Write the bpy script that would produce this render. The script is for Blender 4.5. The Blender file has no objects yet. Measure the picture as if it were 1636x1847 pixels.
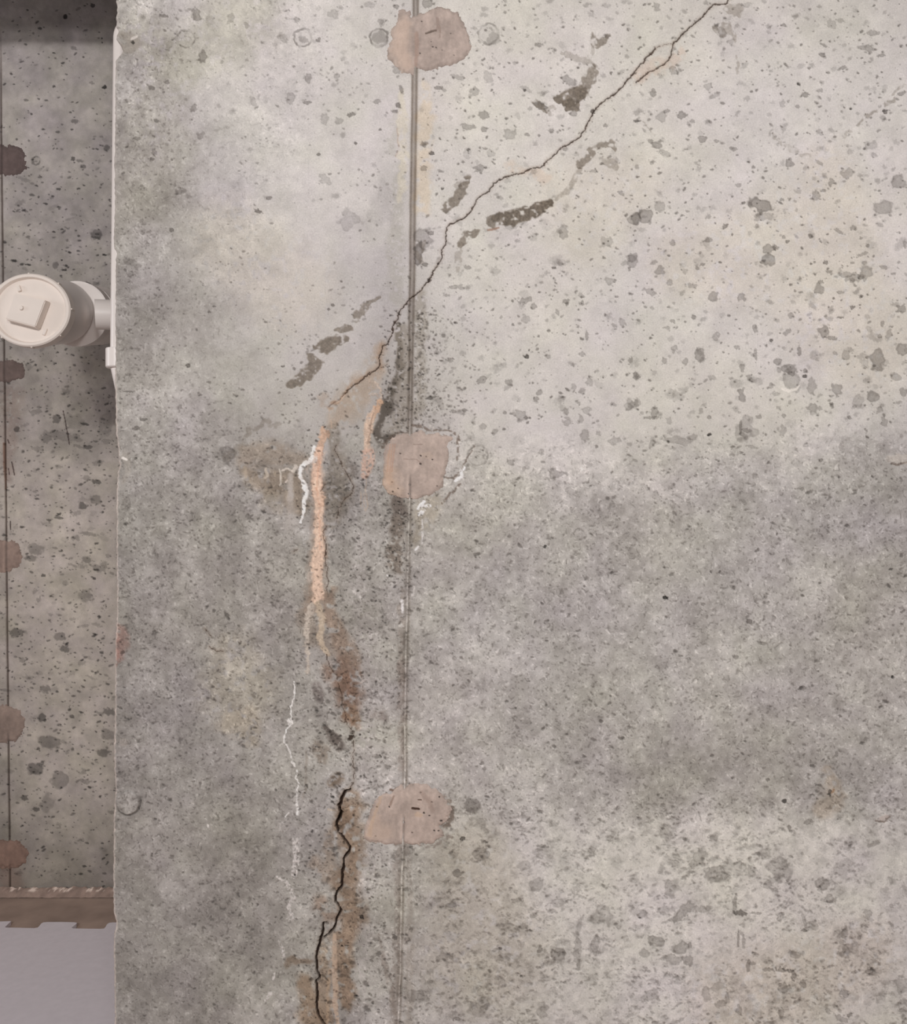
import bpy, bmesh, math
import numpy as np
from mathutils import Vector, Matrix

# ------------------------------------------------------------------ camera, light, exposure
FPX = 1610.0                 # focal length in pixels of the 1636 x 1847 frame
CX, CY = 818.0, 923.5
EYE = 1.09                   # camera height
D1, D2 = 1.40, 2.55          # distance of the near and of the far concrete wall
CEIL = 2.75
K1, K2 = D1 / FPX, D2 / FPX  # metres per pixel on either wall

scene = bpy.context.scene
cam_data = bpy.data.cameras.new('camera')
cam = bpy.data.objects.new('camera', cam_data)
scene.collection.objects.link(cam)
cam.location = (0, 0, EYE)
cam.rotation_euler = (math.radians(90), 0, 0)
cam_data.sensor_fit = 'HORIZONTAL'
cam_data.sensor_width = 36.0
cam_data.lens = 36.0 * FPX / 1636.0
cam_data.clip_start = 0.05
scene.camera = cam

scene.view_settings.view_transform = 'Standard'
scene.view_settings.look = 'None'
scene.view_settings.gamma = 1.0
scene.view_settings.exposure = -0.09
scene.view_settings.use_curve_mapping = False

world = bpy.data.worlds.new('world')
scene.world = world
world.use_nodes = True
world.node_tree.nodes['Background'].inputs[0].default_value = (1.0, 0.97, 0.955, 1)
world.node_tree.nodes['Background'].inputs[1].default_value = 0.27


def area_lamp(name, loc, target, sx, sy, watts, colour):
    ld = bpy.data.lights.new(name, 'AREA')
    ld.shape = 'RECTANGLE'; ld.size = sx; ld.size_y = sy
    ld.energy = watts; ld.color = colour
    o = bpy.data.objects.new(name, ld)
    scene.collection.objects.link(o)
    o.location = loc
    d = Vector(target) - Vector(loc)
    o.rotation_euler = d.to_track_quat('-Z', 'Z').to_euler()
    return o


area_lamp('basement_lamp', (-0.75, -2.30, 2.52), (0.1, 1.4, 1.1), 0.9, 0.10, 80, (1.0, 0.972, 0.958))
area_lamp('added_fill_lamp', (0.85, -2.3, 1.95), (1.0, 1.4, 0.7), 0.5, 0.4, 30, (1.0, 0.972, 0.95))  # added lamp, evens the falloff and lifts the lower right
area_lamp('added_side_lamp', (-2.7, 1.28, 1.75), (-0.9, 2.0, 1.4), 0.25, 0.5, 7.0, (0.93, 0.95, 1.0))  # added cool lamp, brightens the riser and the wall's free edge

LIGHT = 0.86                 # how bright a white surface on the near wall renders


# ------------------------------------------------------------------ small helpers
def srgb2lin(c):
    c = np.clip(np.asarray(c, dtype=np.float64) / 255.0, 0, 1)
    return np.where(c <= 0.04045, c / 12.92, ((c + 0.055) / 1.055) ** 2.4)


def tag(o, label=None, cat=None, group=None, kind=None):
    if label: o['label'] = label
    if cat: o['category'] = cat
    if group: o['group'] = group
    if kind: o['kind'] = kind
    return o


def link(name, me, mat=None, parent=None):
    o = bpy.data.objects.new(name, me)
    scene.collection.objects.link(o)
    if mat: me.materials.append(mat)
    if parent:
        o.parent = parent
        o.matrix_parent_inverse = parent.matrix_world.inverted()
    return o


def empty(name, loc):
    o = bpy.data.objects.new(name, None)
    scene.collection.objects.link(o)
    o.location = loc
    o.empty_display_size = 0.05
    o.matrix_world = Matrix.Translation(loc)
    return o


def new_mat(name):
    m = bpy.data.materials.new(name)
    m.use_nodes = True
    return m, m.node_tree.nodes, m.node_tree.links


def surface_mat(name, rough=0.9, grain=0.10, grain_scale=260.0, bump=0.25, spec=0.25, bump_dist=0.001):
    """Colour comes from the pigment stored on the surface, broken up by procedural grain."""
    m, n, l = new_mat(name)
    b = n['Principled BSDF']
    b.inputs['Roughness'].default_value = rough
    b.inputs['Specular IOR Level'].default_value = spec
    att = n.new('ShaderNodeAttribute'); att.attribute_name = 'pigment'
    tc = n.new('ShaderNodeTexCoord')
    no = n.new('ShaderNodeTexNoise'); no.inputs['Scale'].default_value = grain_scale
    no.inputs['Detail'].default_value = 3.0; no.inputs['Roughness'].default_value = 0.6
    l.new(tc.outputs['Object'], no.inputs['Vector'])
    mr = n.new('ShaderNodeMapRange')
    mr.inputs['From Min'].default_value = 0.25; mr.inputs['From Max'].default_value = 0.75
    mr.inputs['To Min'].default_value = 1.0 - grain; mr.inputs['To Max'].default_value = 1.0 + grain
    l.new(no.outputs['Fac'], mr.inputs['Value'])
    mul = n.new('ShaderNodeVectorMath'); mul.operation = 'MULTIPLY'
    l.new(att.outputs['Color'], mul.inputs[0]); l.new(mr.outputs[0], mul.inputs[1])
    l.new(mul.outputs[0], b.inputs['Base Color'])
    if bump > 0:
        bp = n.new('ShaderNodeBump'); bp.inputs['Strength'].default_value = bump
        bp.inputs['Distance'].default_value = bump_dist
        l.new(no.outputs['Fac'], bp.inputs['Height'])
        l.new(bp.outputs['Normal'], b.inputs['Normal'])
    return m


def plain_mat(name, rgb, rough=0.5, spec=0.4, var=0.05, scale=20.0, light=LIGHT, bump=0.0):
    m, n, l = new_mat(name)
    b = n['Principled BSDF']
    b.inputs['Roughness'].default_value = rough
    b.inputs['Specular IOR Level'].default_value = spec
    tc = n.new('ShaderNodeTexCoord')
    no = n.new('ShaderNodeTexNoise'); no.inputs['Scale'].default_value = scale
    no.inputs['Detail'].default_value = 5.0
    l.new(tc.outputs['Object'], no.inputs['Vector'])
    cr = n.new('ShaderNodeValToRGB')
    c = np.clip(srgb2lin(rgb) / light, 0, 0.92)
    cr.color_ramp.elements[0].position = 0.3
    cr.color_ramp.elements[0].color = (*(c * (1 - var)), 1)
    cr.color_ramp.elements[1].position = 0.7
    cr.color_ramp.elements[1].color = (*np.clip(c * (1 + var), 0, 0.95), 1)
    l.new(no.outputs['Fac'], cr.inputs['Fac'])
    l.new(cr.outputs['Color'], b.inputs['Base Color'])
    if bump > 0:
        bp = n.new('ShaderNodeBump'); bp.inputs['Strength'].default_value = bump
        bp.inputs['Distance'].default_value = 0.002
        l.new(no.outputs['Fac'], bp.inputs['Height']); l.new(bp.outputs['Normal'], b.inputs['Normal'])
    return m


# ------------------------------------------------------------------ value noise on arrays
_tab = {}


def vnoise(x, y, scale, seed=0):
    if seed not in _tab:
        _tab[seed] = np.random.RandomState(seed + 11).rand(256, 256).astype(np.float32)
    t = _tab[seed]
    x = x / scale + 31.7 * (seed % 7); y = y / scale + 17.3 * (seed % 5)
    xi = np.floor(x).astype(np.int64); yi = np.floor(y).astype(np.int64)
    fx = (x - xi).astype(np.float32); fy = (y - yi).astype(np.float32)
    fx = fx * fx * (3 - 2 * fx); fy = fy * fy * (3 - 2 * fy)
    x0 = xi & 255; x1 = (xi + 1) & 255; y0 = yi & 255; y1 = (yi + 1) & 255
    a = t[y0, x0]; b = t[y0, x1]; c = t[y1, x0]; d = t[y1, x1]
    return (a + (b - a) * fx) * (1 - fy) + (c + (d - c) * fx) * fy


def fbm(x, y, scale, seed=0, octv=3, gain=0.55):
    s = 0.0; a = 1.0; tot = 0.0
    for k in range(octv):
        s = s + a * vnoise(x, y, scale / (2 ** k), seed + k)
        tot += a; a *= gain
    return s / tot          # about 0.5 on average


def sstep(a, b, v):
    t = np.clip((v - a) / (b - a), 0, 1)
    return t * t * (3 - 2 * t)


# ------------------------------------------------------------------ a cast concrete face with its own marks
class Face:
    """Grid of points on a wall face, addressed in face pixels; holds pigment and relief."""

    def __init__(s, xs, ys, seed):
        s.xs = np.asarray(xs, np.float64); s.ys = np.asarray(ys, np.float64)
        s.X, s.Y = np.meshgrid(s.xs, s.ys)
        s.C = np.zeros(s.X.shape + (3,), np.float32)
        s.H = np.zeros(s.X.shape, np.float32)      # metres, positive = into the wall
        s.part = np.zeros(s.X.shape, np.int16)     # which part a point belongs to
        s.seed = seed

    def win(s, x0, x1, y0, y1, m=4):
        i0 = max(0, np.searchsorted(s.xs, x0 - m - 10)); i1 = min(len(s.xs), np.searchsorted(s.xs, x1 + m + 10) + 1)
        j0 = max(0, np.searchsorted(s.ys, y0 - m)); j1 = min(len(s.ys), np.searchsorted(s.ys, y1 + m) + 1)
        return slice(j0, j1), slice(i0, i1)

    T = None                                       # smooth tone under the texture, for stains that let it show

    def tint(s, w, mask, col, alpha=1.0, tex=False):
        a = (mask * alpha)[..., None]
        if tex and s.T is not None:
            col = np.asarray(col, np.float32)
            ratio = np.clip(s.C[w] / np.maximum(s.T[w], 1), 0.35, 1.4)
            ratio = 1 + (ratio - 1) * 1.15
            s.C[w] = s.C[w] * (1 - a) + col * ratio * a
            s.T[w] = s.T[w] * (1 - a) + col * a
            return
        s.C[w] = s.C[w] * (1 - a) + np.asarray(col, np.float32) * a

    def dark(s, w, mask, strength):
        s.C[w] *= (1 - mask * strength)[..., None]

    def polyd(s, pts, jitter=1.5, jscale=7.0, m=12, seed=3):
        """distance to a polyline in units of its local half width; pts = (x, y, halfwidth)"""
        P = np.asarray(pts, float)
        r = P[:, 2].max()
        w = s.win(P[:, 0].min() - r, P[:, 0].max() + r, P[:, 1].min() - r, P[:, 1].max() + r, m)
        X = s.X[w]; Y = s.Y[w]
        if X.size == 0: return w, None
        if jitter:
            jx = X + (fbm(X, Y, jscale, seed, 2) - 0.5) * 2 * jitter
            jy = Y + (fbm(X, Y, jscale, seed + 9, 2) - 0.5) * 2 * jitter
        else:
            jx, jy = X, Y
        best = np.full(X.shape, 1e9, np.float32)
        for (ax, ay, aw), (bx, by, bw) in zip(P[:-1], P[1:]):
            dx, dy = bx - ax, by - ay
            L = dx * dx + dy * dy + 1e-9
            t = np.clip(((jx - ax) * dx + (jy - ay) * dy) / L, 0, 1)
            d = np.hypot(jx - ax - t * dx, jy - ay - t * dy) / (aw + t * (bw - aw) + 1e-6)
            best = np.minimum(best, d)
        return w, best

    def stroke(s, pts, col, alpha=1.0, soft=0.35, jitter=1.5, jscale=7.0, relief=0.0, part=0, seed=3, breakup=0.0, bscale=5.0, tex=False, mott=0.0):
        w, d = s.polyd(pts, jitter, jscale, seed=seed)
        if d is None: return
        m = 1 - sstep(1 - soft, 1 + soft, d)
        if breakup:
            m = m * sstep(breakup - 0.18, breakup + 0.12, fbm(s.X[w], s.Y[w], bscale, seed + 21, 2))
        if mott:
            col = np.asarray(col, np.float32) * (1 + mott * 2 * (fbm(s.X[w], s.Y[w], 3.2, seed + 31, 2) - .5) + mott * 1.2 * (fbm(s.X[w], s.Y[w], 13, seed + 33, 3) - .5))[..., None]
        s.tint(w, m, col, alpha, tex)
        if relief: s.H[w] += m * relief
        if part:
            pw = s.part[w]; pw[m > 0.45] = part
        return w, m

    def blob(s, x, y, rx, ry, ang=0.0, strength=0.2, soft=0.18, rough=0.5, nscale=None, col=None, relief=0.0, rim=0.0, seed=None):
        r = max(rx, ry) * 1.5
        w = s.win(x - r, x + r, y - r, y + r, 2)
        X = s.X[w] - x; Y = s.Y[w] - y
        if X.size == 0: return
        ca, sa = math.cos(ang), math.sin(ang)
        u = (X * ca + Y * sa) / rx; v = (-X * sa + Y * ca) / ry
        d = np.hypot(u, v)
        ns = nscale or max(2.5, 0.7 * min(rx, ry))
        sd = seed if seed is not None else s.seed + 40
        d = d + (fbm(s.X[w], s.Y[w], ns, sd, 2) - 0.5) * 2 * rough * 0.8 + (fbm(s.X[w], s.Y[w], 3.2, sd + 6, 2) - 0.5) * min(0.55, 1.6 / max(rx, ry) * 2)
        m = 1 - sstep(1 - soft, 1 + soft, d)
        if col is None:
            f = strength
            if rim:
                f = strength * (1 - rim) + strength * rim * 1.6 * sstep(0.55, 0.95, d)
            s.C[w] *= (1 - m * f)[..., None]
        else:
            s.tint(w, m, col, strength)
        if relief: s.H[w] += m * relief
        return w, m

    def ring(s, x, y, r, wdt, strength, relief=0.0, rough=2.6):
        w = s.win(x - r - 6, x + r + 6, y - r - 6, y + r + 6)
        X = s.X[w]; Y = s.Y[w]
        d = np.hypot(X - x, Y - y) + (fbm(X, Y, 7, 77, 2) - 0.5) * 2 * rough
        m = (1 - sstep(wdt * 0.4, wdt, np.abs(d - r))) * (0.35 + 0.65 * sstep(.3, .65, fbm(X + x, Y + y, 12, 79, 2)))
        s.dark(w, m, strength)
        if relief: s.H[w] += m * relief
        m2 = 1 - sstep(r - 3, r, d)
        s.dark(w, m2, strength * 0.12)

    def poly_sd(s, pts, rough=2.0, nscale=8.0, m=14, seed=5):
        """signed distance (positive inside, pixels) to a closed outline"""
        P = np.asarray(pts, float)
        w = s.win(P[:, 0].min(), P[:, 0].max(), P[:, 1].min(), P[:, 1].max(), m)
        X = s.X[w]; Y = s.Y[w]
        jx = X + (fbm(X, Y, nscale, seed, 3) - 0.5) * 2 * rough
        jy = Y + (fbm(X, Y, nscale, seed + 13, 3) - 0.5) * 2 * rough
        ins = np.zeros(X.shape, bool); dist = np.full(X.shape, 1e9)
        n = len(P)
        for k in range(n):
            ax, ay = P[k]; bx, by = P[(k + 1) % n]
            if ay != by:
                c = ((ay > jy) != (by > jy)) & (jx < (bx - ax) * (jy - ay) / (by - ay) + ax)
                ins ^= c
            dx, dy = bx - ax, by - ay
            t = np.clip(((jx - ax) * dx + (jy - ay) * dy) / (dx * dx + dy * dy + 1e-9), 0, 1)
            dist = np.minimum(dist, np.hypot(jx - ax - t * dx, jy - ay - t * dy))
        return w, np.where(ins, dist, -dist).astype(np.float32)


def tile(x0, y0, sc):
    """coordinates read off an enlarged detail -> face pixels"""
    def f(pts):
        return [(x0 + p[0] / sc, y0 + p[1] / sc) + tuple(q / sc for q in p[2:]) for p in pts]
    return f


A = tile(200, 0, 3.272); B = tile(660, 0, 3.272); Cc = tile(1136, 0, 3.272)
Dd = tile(200, 500, 3.272); E = tile(660, 500, 3.272); F = tile(1136, 500, 3.272)
G = tile(200, 1000, 3.272); Hh = tile(660, 1000, 3.272); I = tile(200, 1400, 3.636)
J = tile(600, 1400, 3.272); K = tile(1136, 1000, 3.272); L = tile(1136, 1400, 3.272)
M = tile(480, 560, 5.432); N = tile(480, 860, 4.861); O = tile(480, 1200, 5.843); Q = tile(480, 1460, 4.771)


def base_map(f, gx, gy, rows, warp=14.0):
    """bilinear table of the concrete's own tone, with wandering borders"""
    X = f.X + (fbm(f.X, f.Y, 60, f.seed + 1, 3) - 0.5) * 2 * warp
    Y = f.Y + (fbm(f.X, f.Y, 60, f.seed + 5, 3) - 0.5) * 2 * warp
    T = np.asarray(rows, np.float32)
    xi = np.clip(np.interp(X, gx, np.arange(len(gx))), 0, len(gx) - 1.001)
    yi = np.clip(np.interp(Y, gy, np.arange(len(gy))), 0, len(gy) - 1.001)
    x0 = xi.astype(int); y0 = yi.astype(int); fx = xi - x0; fy = yi - y0
    return (T[y0, x0] * (1 - fx) + T[y0, x0 + 1] * fx) * (1 - fy) + (T[y0 + 1, x0] * (1 - fx) + T[y0 + 1, x0 + 1] * fx) * fy


def axis(lo, a, b, hi, step, grow=1.25, maxstep=60.0):
    mid = list(np.arange(a, b, step))
    left = []; x = a; st = step
    while x > lo:
        st = min(st * grow, maxstep); x = max(lo, x - st); left.append(x)
    right = []; x = mid[-1]; st = step
    while x < hi:
        st = min(st * grow, maxstep); x = min(hi, x + st); right.append(x)
    return np.array(left[::-1] + mid + right)


STEP = 1.3
# ================================================================== NEAR WALL FACE
x_right = CX + 2.5 / K1
y_top = CY - (CEIL - EYE) / K1
y_bot = CY + EYE / K1
xs = axis(206.0, 206.0, 1656.0, x_right, STEP, maxstep=10.0)
ys = axis(y_top, -16.0, 1863.0, y_bot, STEP, maxstep=10.0)
f = Face(xs, ys, 100)

# the free end of the wall: chipped arris
edge = np.array([(-60, 209), (0, 209), (12, 210.5), (20, 210.5), (34, 208.6), (48, 209.5), (54, 213), (61, 211), (70, 208.7), (76, 213), (84, 218), (90, 221),
                 (96, 218), (102, 213), (110, 208), (150, 207.4), (240, 206.8), (300, 206), (360, 206.6), (430, 204.5), (446, 205.5), (452, 208),
                 (457, 210), (464, 208.6), (480, 207.6), (560, 208), (640, 207.6), (700, 206.8), (780, 208.6), (797, 211), (812, 213.5), (840, 215),
                 (852, 211.5), (900, 209.5), (1000, 209.6), (1100, 210.5), (1150, 208), (1200, 207), (1300, 206.5), (1370, 204.6), (1425, 208),
                 (1440, 206.5), (1475, 204.2), (1600, 203.8), (1650, 204.5), (1664, 208.5), (1672, 208.5), (1684, 204.4), (1780, 205), (1847, 206.6), (2200, 206)])
ex = np.interp(f.ys, edge[:, 0], edge[:, 1])
ex = ex + (vnoise(f.ys * 1.0, f.ys * 0 + 3, 5.0, 61) - 0.5) * 1.6
fade = np.clip(1 - (f.X - 206.0) / 34.0, 0, 1)
f.X = f.X + (ex - 206.0)[:, None] * fade

gx = [200, 240, 320, 420, 540, 640, 700, 770, 860, 1000, 1150, 1300, 1450, 1560, 1660]
gy = [-20, 100, 200, 300, 400, 500, 600, 700, 780, 840, 900, 1000, 1100, 1200, 1300, 1400, 1450, 1500, 1600, 1720, 1860]
rows = [
 [176, 184, 194, 196, 198, 200, 200, 202, 204, 203, 203, 202, 200, 198, 195],   # -20
 [158, 164, 182, 194, 200, 202, 201, 203, 206, 206, 205, 204, 203, 202, 200],   # 100
 [150, 158, 176, 194, 200, 203, 203, 206, 208, 208, 207, 206, 206, 206, 204],   # 200
 [148, 154, 166, 190, 202, 202, 198, 206, 208, 208, 208, 207, 207, 208, 206],   # 300
 [154, 160, 166, 190, 202, 198, 186, 206, 206, 207, 207, 208, 208, 208, 206],   # 400
 [152, 156, 162, 176, 194, 188, 180, 198, 205, 206, 206, 207, 207, 206, 204],   # 500
 [154, 158, 164, 176, 188, 190, 176, 190, 202, 204, 205, 206, 206, 205, 203],   # 600
 [156, 160, 170, 176, 184, 182, 166, 186, 200, 203, 203, 204, 204, 203, 200],   # 700
 [150, 156, 162, 160, 172, 168, 156, 180, 196, 199, 199, 199, 198, 190, 182],   # 780
 [144, 148, 156, 154, 158, 158, 156, 176, 190, 192, 188, 182, 174, 168, 166],   # 840
 [146, 150, 158, 154, 152, 156, 156, 168, 174, 174, 172, 170, 168, 166, 164],   # 900
 [146, 150, 154, 150, 154, 156, 160, 164, 166, 163, 166, 168, 166, 164, 162],   # 1000
 [146, 148, 151, 150, 152, 158, 160, 165, 170, 168, 170, 170, 168, 166, 164],   # 1100
 [148, 150, 154, 160, 156, 164, 166, 170, 170, 166, 168, 170, 168, 172, 172],   # 1200
 [146, 149, 153, 162, 162, 168, 172, 174, 170, 163, 164, 168, 164, 172, 174],   # 1300
 [150, 150, 152, 156, 162, 168, 172, 178, 176, 172, 162, 162, 158, 164, 168],   # 1400
 [154, 154, 154, 158, 164, 168, 172, 178, 178, 174, 170, 166, 160, 162, 164],   # 1450
 [156, 156, 156, 160, 166, 168, 172, 176, 178, 178, 180, 182, 180, 174, 170],   # 1500
 [156, 156, 158, 160, 168, 164, 172, 172, 174, 180, 182, 182, 178, 174, 172],   # 1600
 [150, 148, 154, 160, 164, 160, 170, 168, 170, 178, 180, 182, 178, 174, 170],   # 1720
 [152, 152, 158, 164, 164, 160, 170, 168, 168, 174, 176, 178, 176, 172, 168],   # 1860
]
rows = np.array(rows, float)  # besides concrete tone, the table holds some leftover light falloff
_gx = np.array(gx)[None, :]; _gy = np.array(gy)[:, None]
rows -= 4 * np.clip((820 - _gy) / 200, 0, 1) * np.clip((_gx - 500) / 200, 0, 1)
rows -= 12 * np.clip((_gy - 1150) / 350, 0, 1) * np.clip((620 - _gx) / 150, 0, 1)
rows += 16 * np.clip((_gy - 1440) / 60, 0, 1) * np.clip((_gx - 800) / 200, 0, 1)
rows += 5 * np.clip((_gy - 1440) / 60, 0, 1) * np.clip((_gx - 640) / 60, 0, 1)
tone = base_map(f, gx, gy, rows)
X, Y = f.X, f.Y
# warmth: the smooth upper concrete is a touch pinker / yellower, the rough parts greyer
f.C[..., 0] = tone * 1.014
f.C[..., 1] = tone * 0.990
f.C[..., 2] = tone * 0.966
chroma = fbm(X, Y, 75, 201, 3) - 0.5
f.C[..., 1] *= 1 + 0.020 * chroma
f.C[..., 2] *= 1 - 0.034 * chroma
chroma2 = fbm(X, Y, 190, 214, 2) - 0.5
f.C[..., 2] *= 1 - 0.03 * chroma2
f.T = f.C.copy()
# region weights
up = (1 - sstep(760, 880, Y + (fbm(X, Y, 50, 300, 3) - 0.5) * 80 - 60 * sstep(1300, 1600, 0 * X + X) * -1)) * sstep(500, 700, X + 0.25 * Y)
low = sstep(1450, 1520, Y + (fbm(X, Y, 40, 310, 3) - 0.5) * 60) * sstep(740, 800, X)
leftw = 1 - sstep(560, 760, X)
mid = np.clip(1 - up - low, 0, 1)
mid *= 1 - 0.62 * (1 - sstep(640, 900, Y + 0.15 * X)) * sstep(225, 380, X + (fbm(X, Y, 60, 302, 3) - .5) * 120)
# mottling
rough_w = 0.35 + 0.65 * mid
f.C *= (1 + (0.05 + 0.085 * mid * (0.6 + 0.5 * leftw)) * 2 * (fbm(X, Y, 40, 320, 4) - 0.5))[..., None]
f.C *= (1 + (0.03 + 0.09 * mid + 0.05 * low) * 2 * (fbm(X, Y, 11, 330, 3) - 0.5) + (0.02 + 0.05 * mid) * 2 * (fbm(X, Y, 90, 333, 2) - 0.5))[..., None]
# granular worm-like marks where the paste is thin
wx = X + (fbm(X, Y, 9, 340, 2) - 0.5) * 10; wy = Y + (fbm(X, Y, 9, 345, 2) - 0.5) * 10
n1 = fbm(wx, wy, 3.4, 350, 2)
g1 = sstep(0.62, 0.84, n1)
f.C *= (1 - g1 * (0.03 + 0.17 * mid + 0.07 * low))[..., None]
f.H += g1 * (0.00008 + 0.00045 * mid + 0.0003 * low)
n2 = fbm(wx, wy, 3.4, 360, 2)
g2 = sstep(0.64, 0.85, n2)
f.C *= (1 + g2 * (0.02 + 0.13 * mid + 0.04 * low))[..., None]
f.H -= g2 * 0.00025 * mid
f.H += (fbm(X, Y, 26, 370, 3) - 0.5) * 0.0016 * (0.4 + mid)

rs = np.random.RandomState(7)


def scatter(n, x0, x1, y0, y1, rlo, rhi, slo, shi, wfun=None, elong=1.0, relief=0.0, rough=0.6, soft=0.35, clump=None, power=2.0):
    k = 0; tries = 0
    while k < n and tries < n * 6:
        tries += 1
        x = rs.uniform(x0, x1); y = rs.uniform(y0, y1)
        if wfun is not None and rs.rand() > wfun(x, y): continue
        if clump is not None:
            c = float(fbm(np.array([x]), np.array([y]), clump, 400, 2)[0])
            if rs.rand() > sstep(0.35, 0.65, c) * 0.9 + 0.1: continue
        k += 1
        r = rlo + (rhi - rlo) * rs.rand() ** power
        e = 1 + (elong - 1) * rs.rand(); k_ = 0.66 if y0 < 1400 else 0.52
        f.blob(x, y, r * e, r, rs.uniform(-0.9, 0.9), k_ * rs.uniform(slo, shi), soft=soft, rough=rough, relief=relief, seed=500 + k % 5)


up_f = lambda x, y: 1.0 if (y < 800 + 40 * math.sin(x / 90.0)) else 0.12
# ---- right upper part: many small pits, a population of marks
scatter(2300, 760, 1650, -10, 900, 0.8, 2.3, 0.18, 0.55, up_f, 2.0, 0.0007)
scatter(600, 760, 1650, -10, 900, 2.0, 4.6, 0.10, 0.26, up_f, 1.9, 0.0004, rough=0.9)
scatter(90, 780, 1650, 380, 860, 4.0, 8.5, 0.10, 0.20, up_f, 1.5, 0.0003, rough=0.9)
scatter(520, 748, 860, 560, 800, 0.8, 2.2, 0.15, 0.42, lambda x, y: math.exp(-(x - 745) / 40.0), 1.6, 0.0008)
# ---- left upper part
scatter(900, 212, 740, -10, 760, 0.8, 2.1, 0.16, 0.42, None, 2.0, 0.0006, clump=70)
scatter(70, 212, 740, -10, 420, 2.2, 5.0, 0.10, 0.22, None, 1.5, 0.0003)
# ---- middle band and left lower part: fine pits
scatter(2600, 212, 1650, 800, 1480, 0.8, 2.2, 0.14, 0.38, None, 2.6, 0.0007, clump=60)
scatter(2000, 212, 740, 700, 1860, 0.8, 2.0, 0.14, 0.42, None, 2.4, 0.0007, clump=50)
scatter(140, 212, 1650, 850, 1480, 1.6, 3.2, 0.3, 0.55, None, 2.2, 0.0012)
# ---- right lower part: crowded flecks and grey-green marks
scatter(3600, 740, 1650, 1440, 1862, 0.9, 2.8, 0.14, 0.36, lambda x, y: 1.0, 2.6, 0.0005, clump=45)
scatter(900, 740, 1650, 1460, 1862, 2.2, 5.5, 0.08, 0.21, lambda x, y: 1.0, 2.4, 0.0003, rough=1.0, clump=60)
scatter(70, 900, 1650, 1480, 1862, 6, 13, 0.07, 0.15, None, 1.6, 0.0002, rough=1.0)

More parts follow.
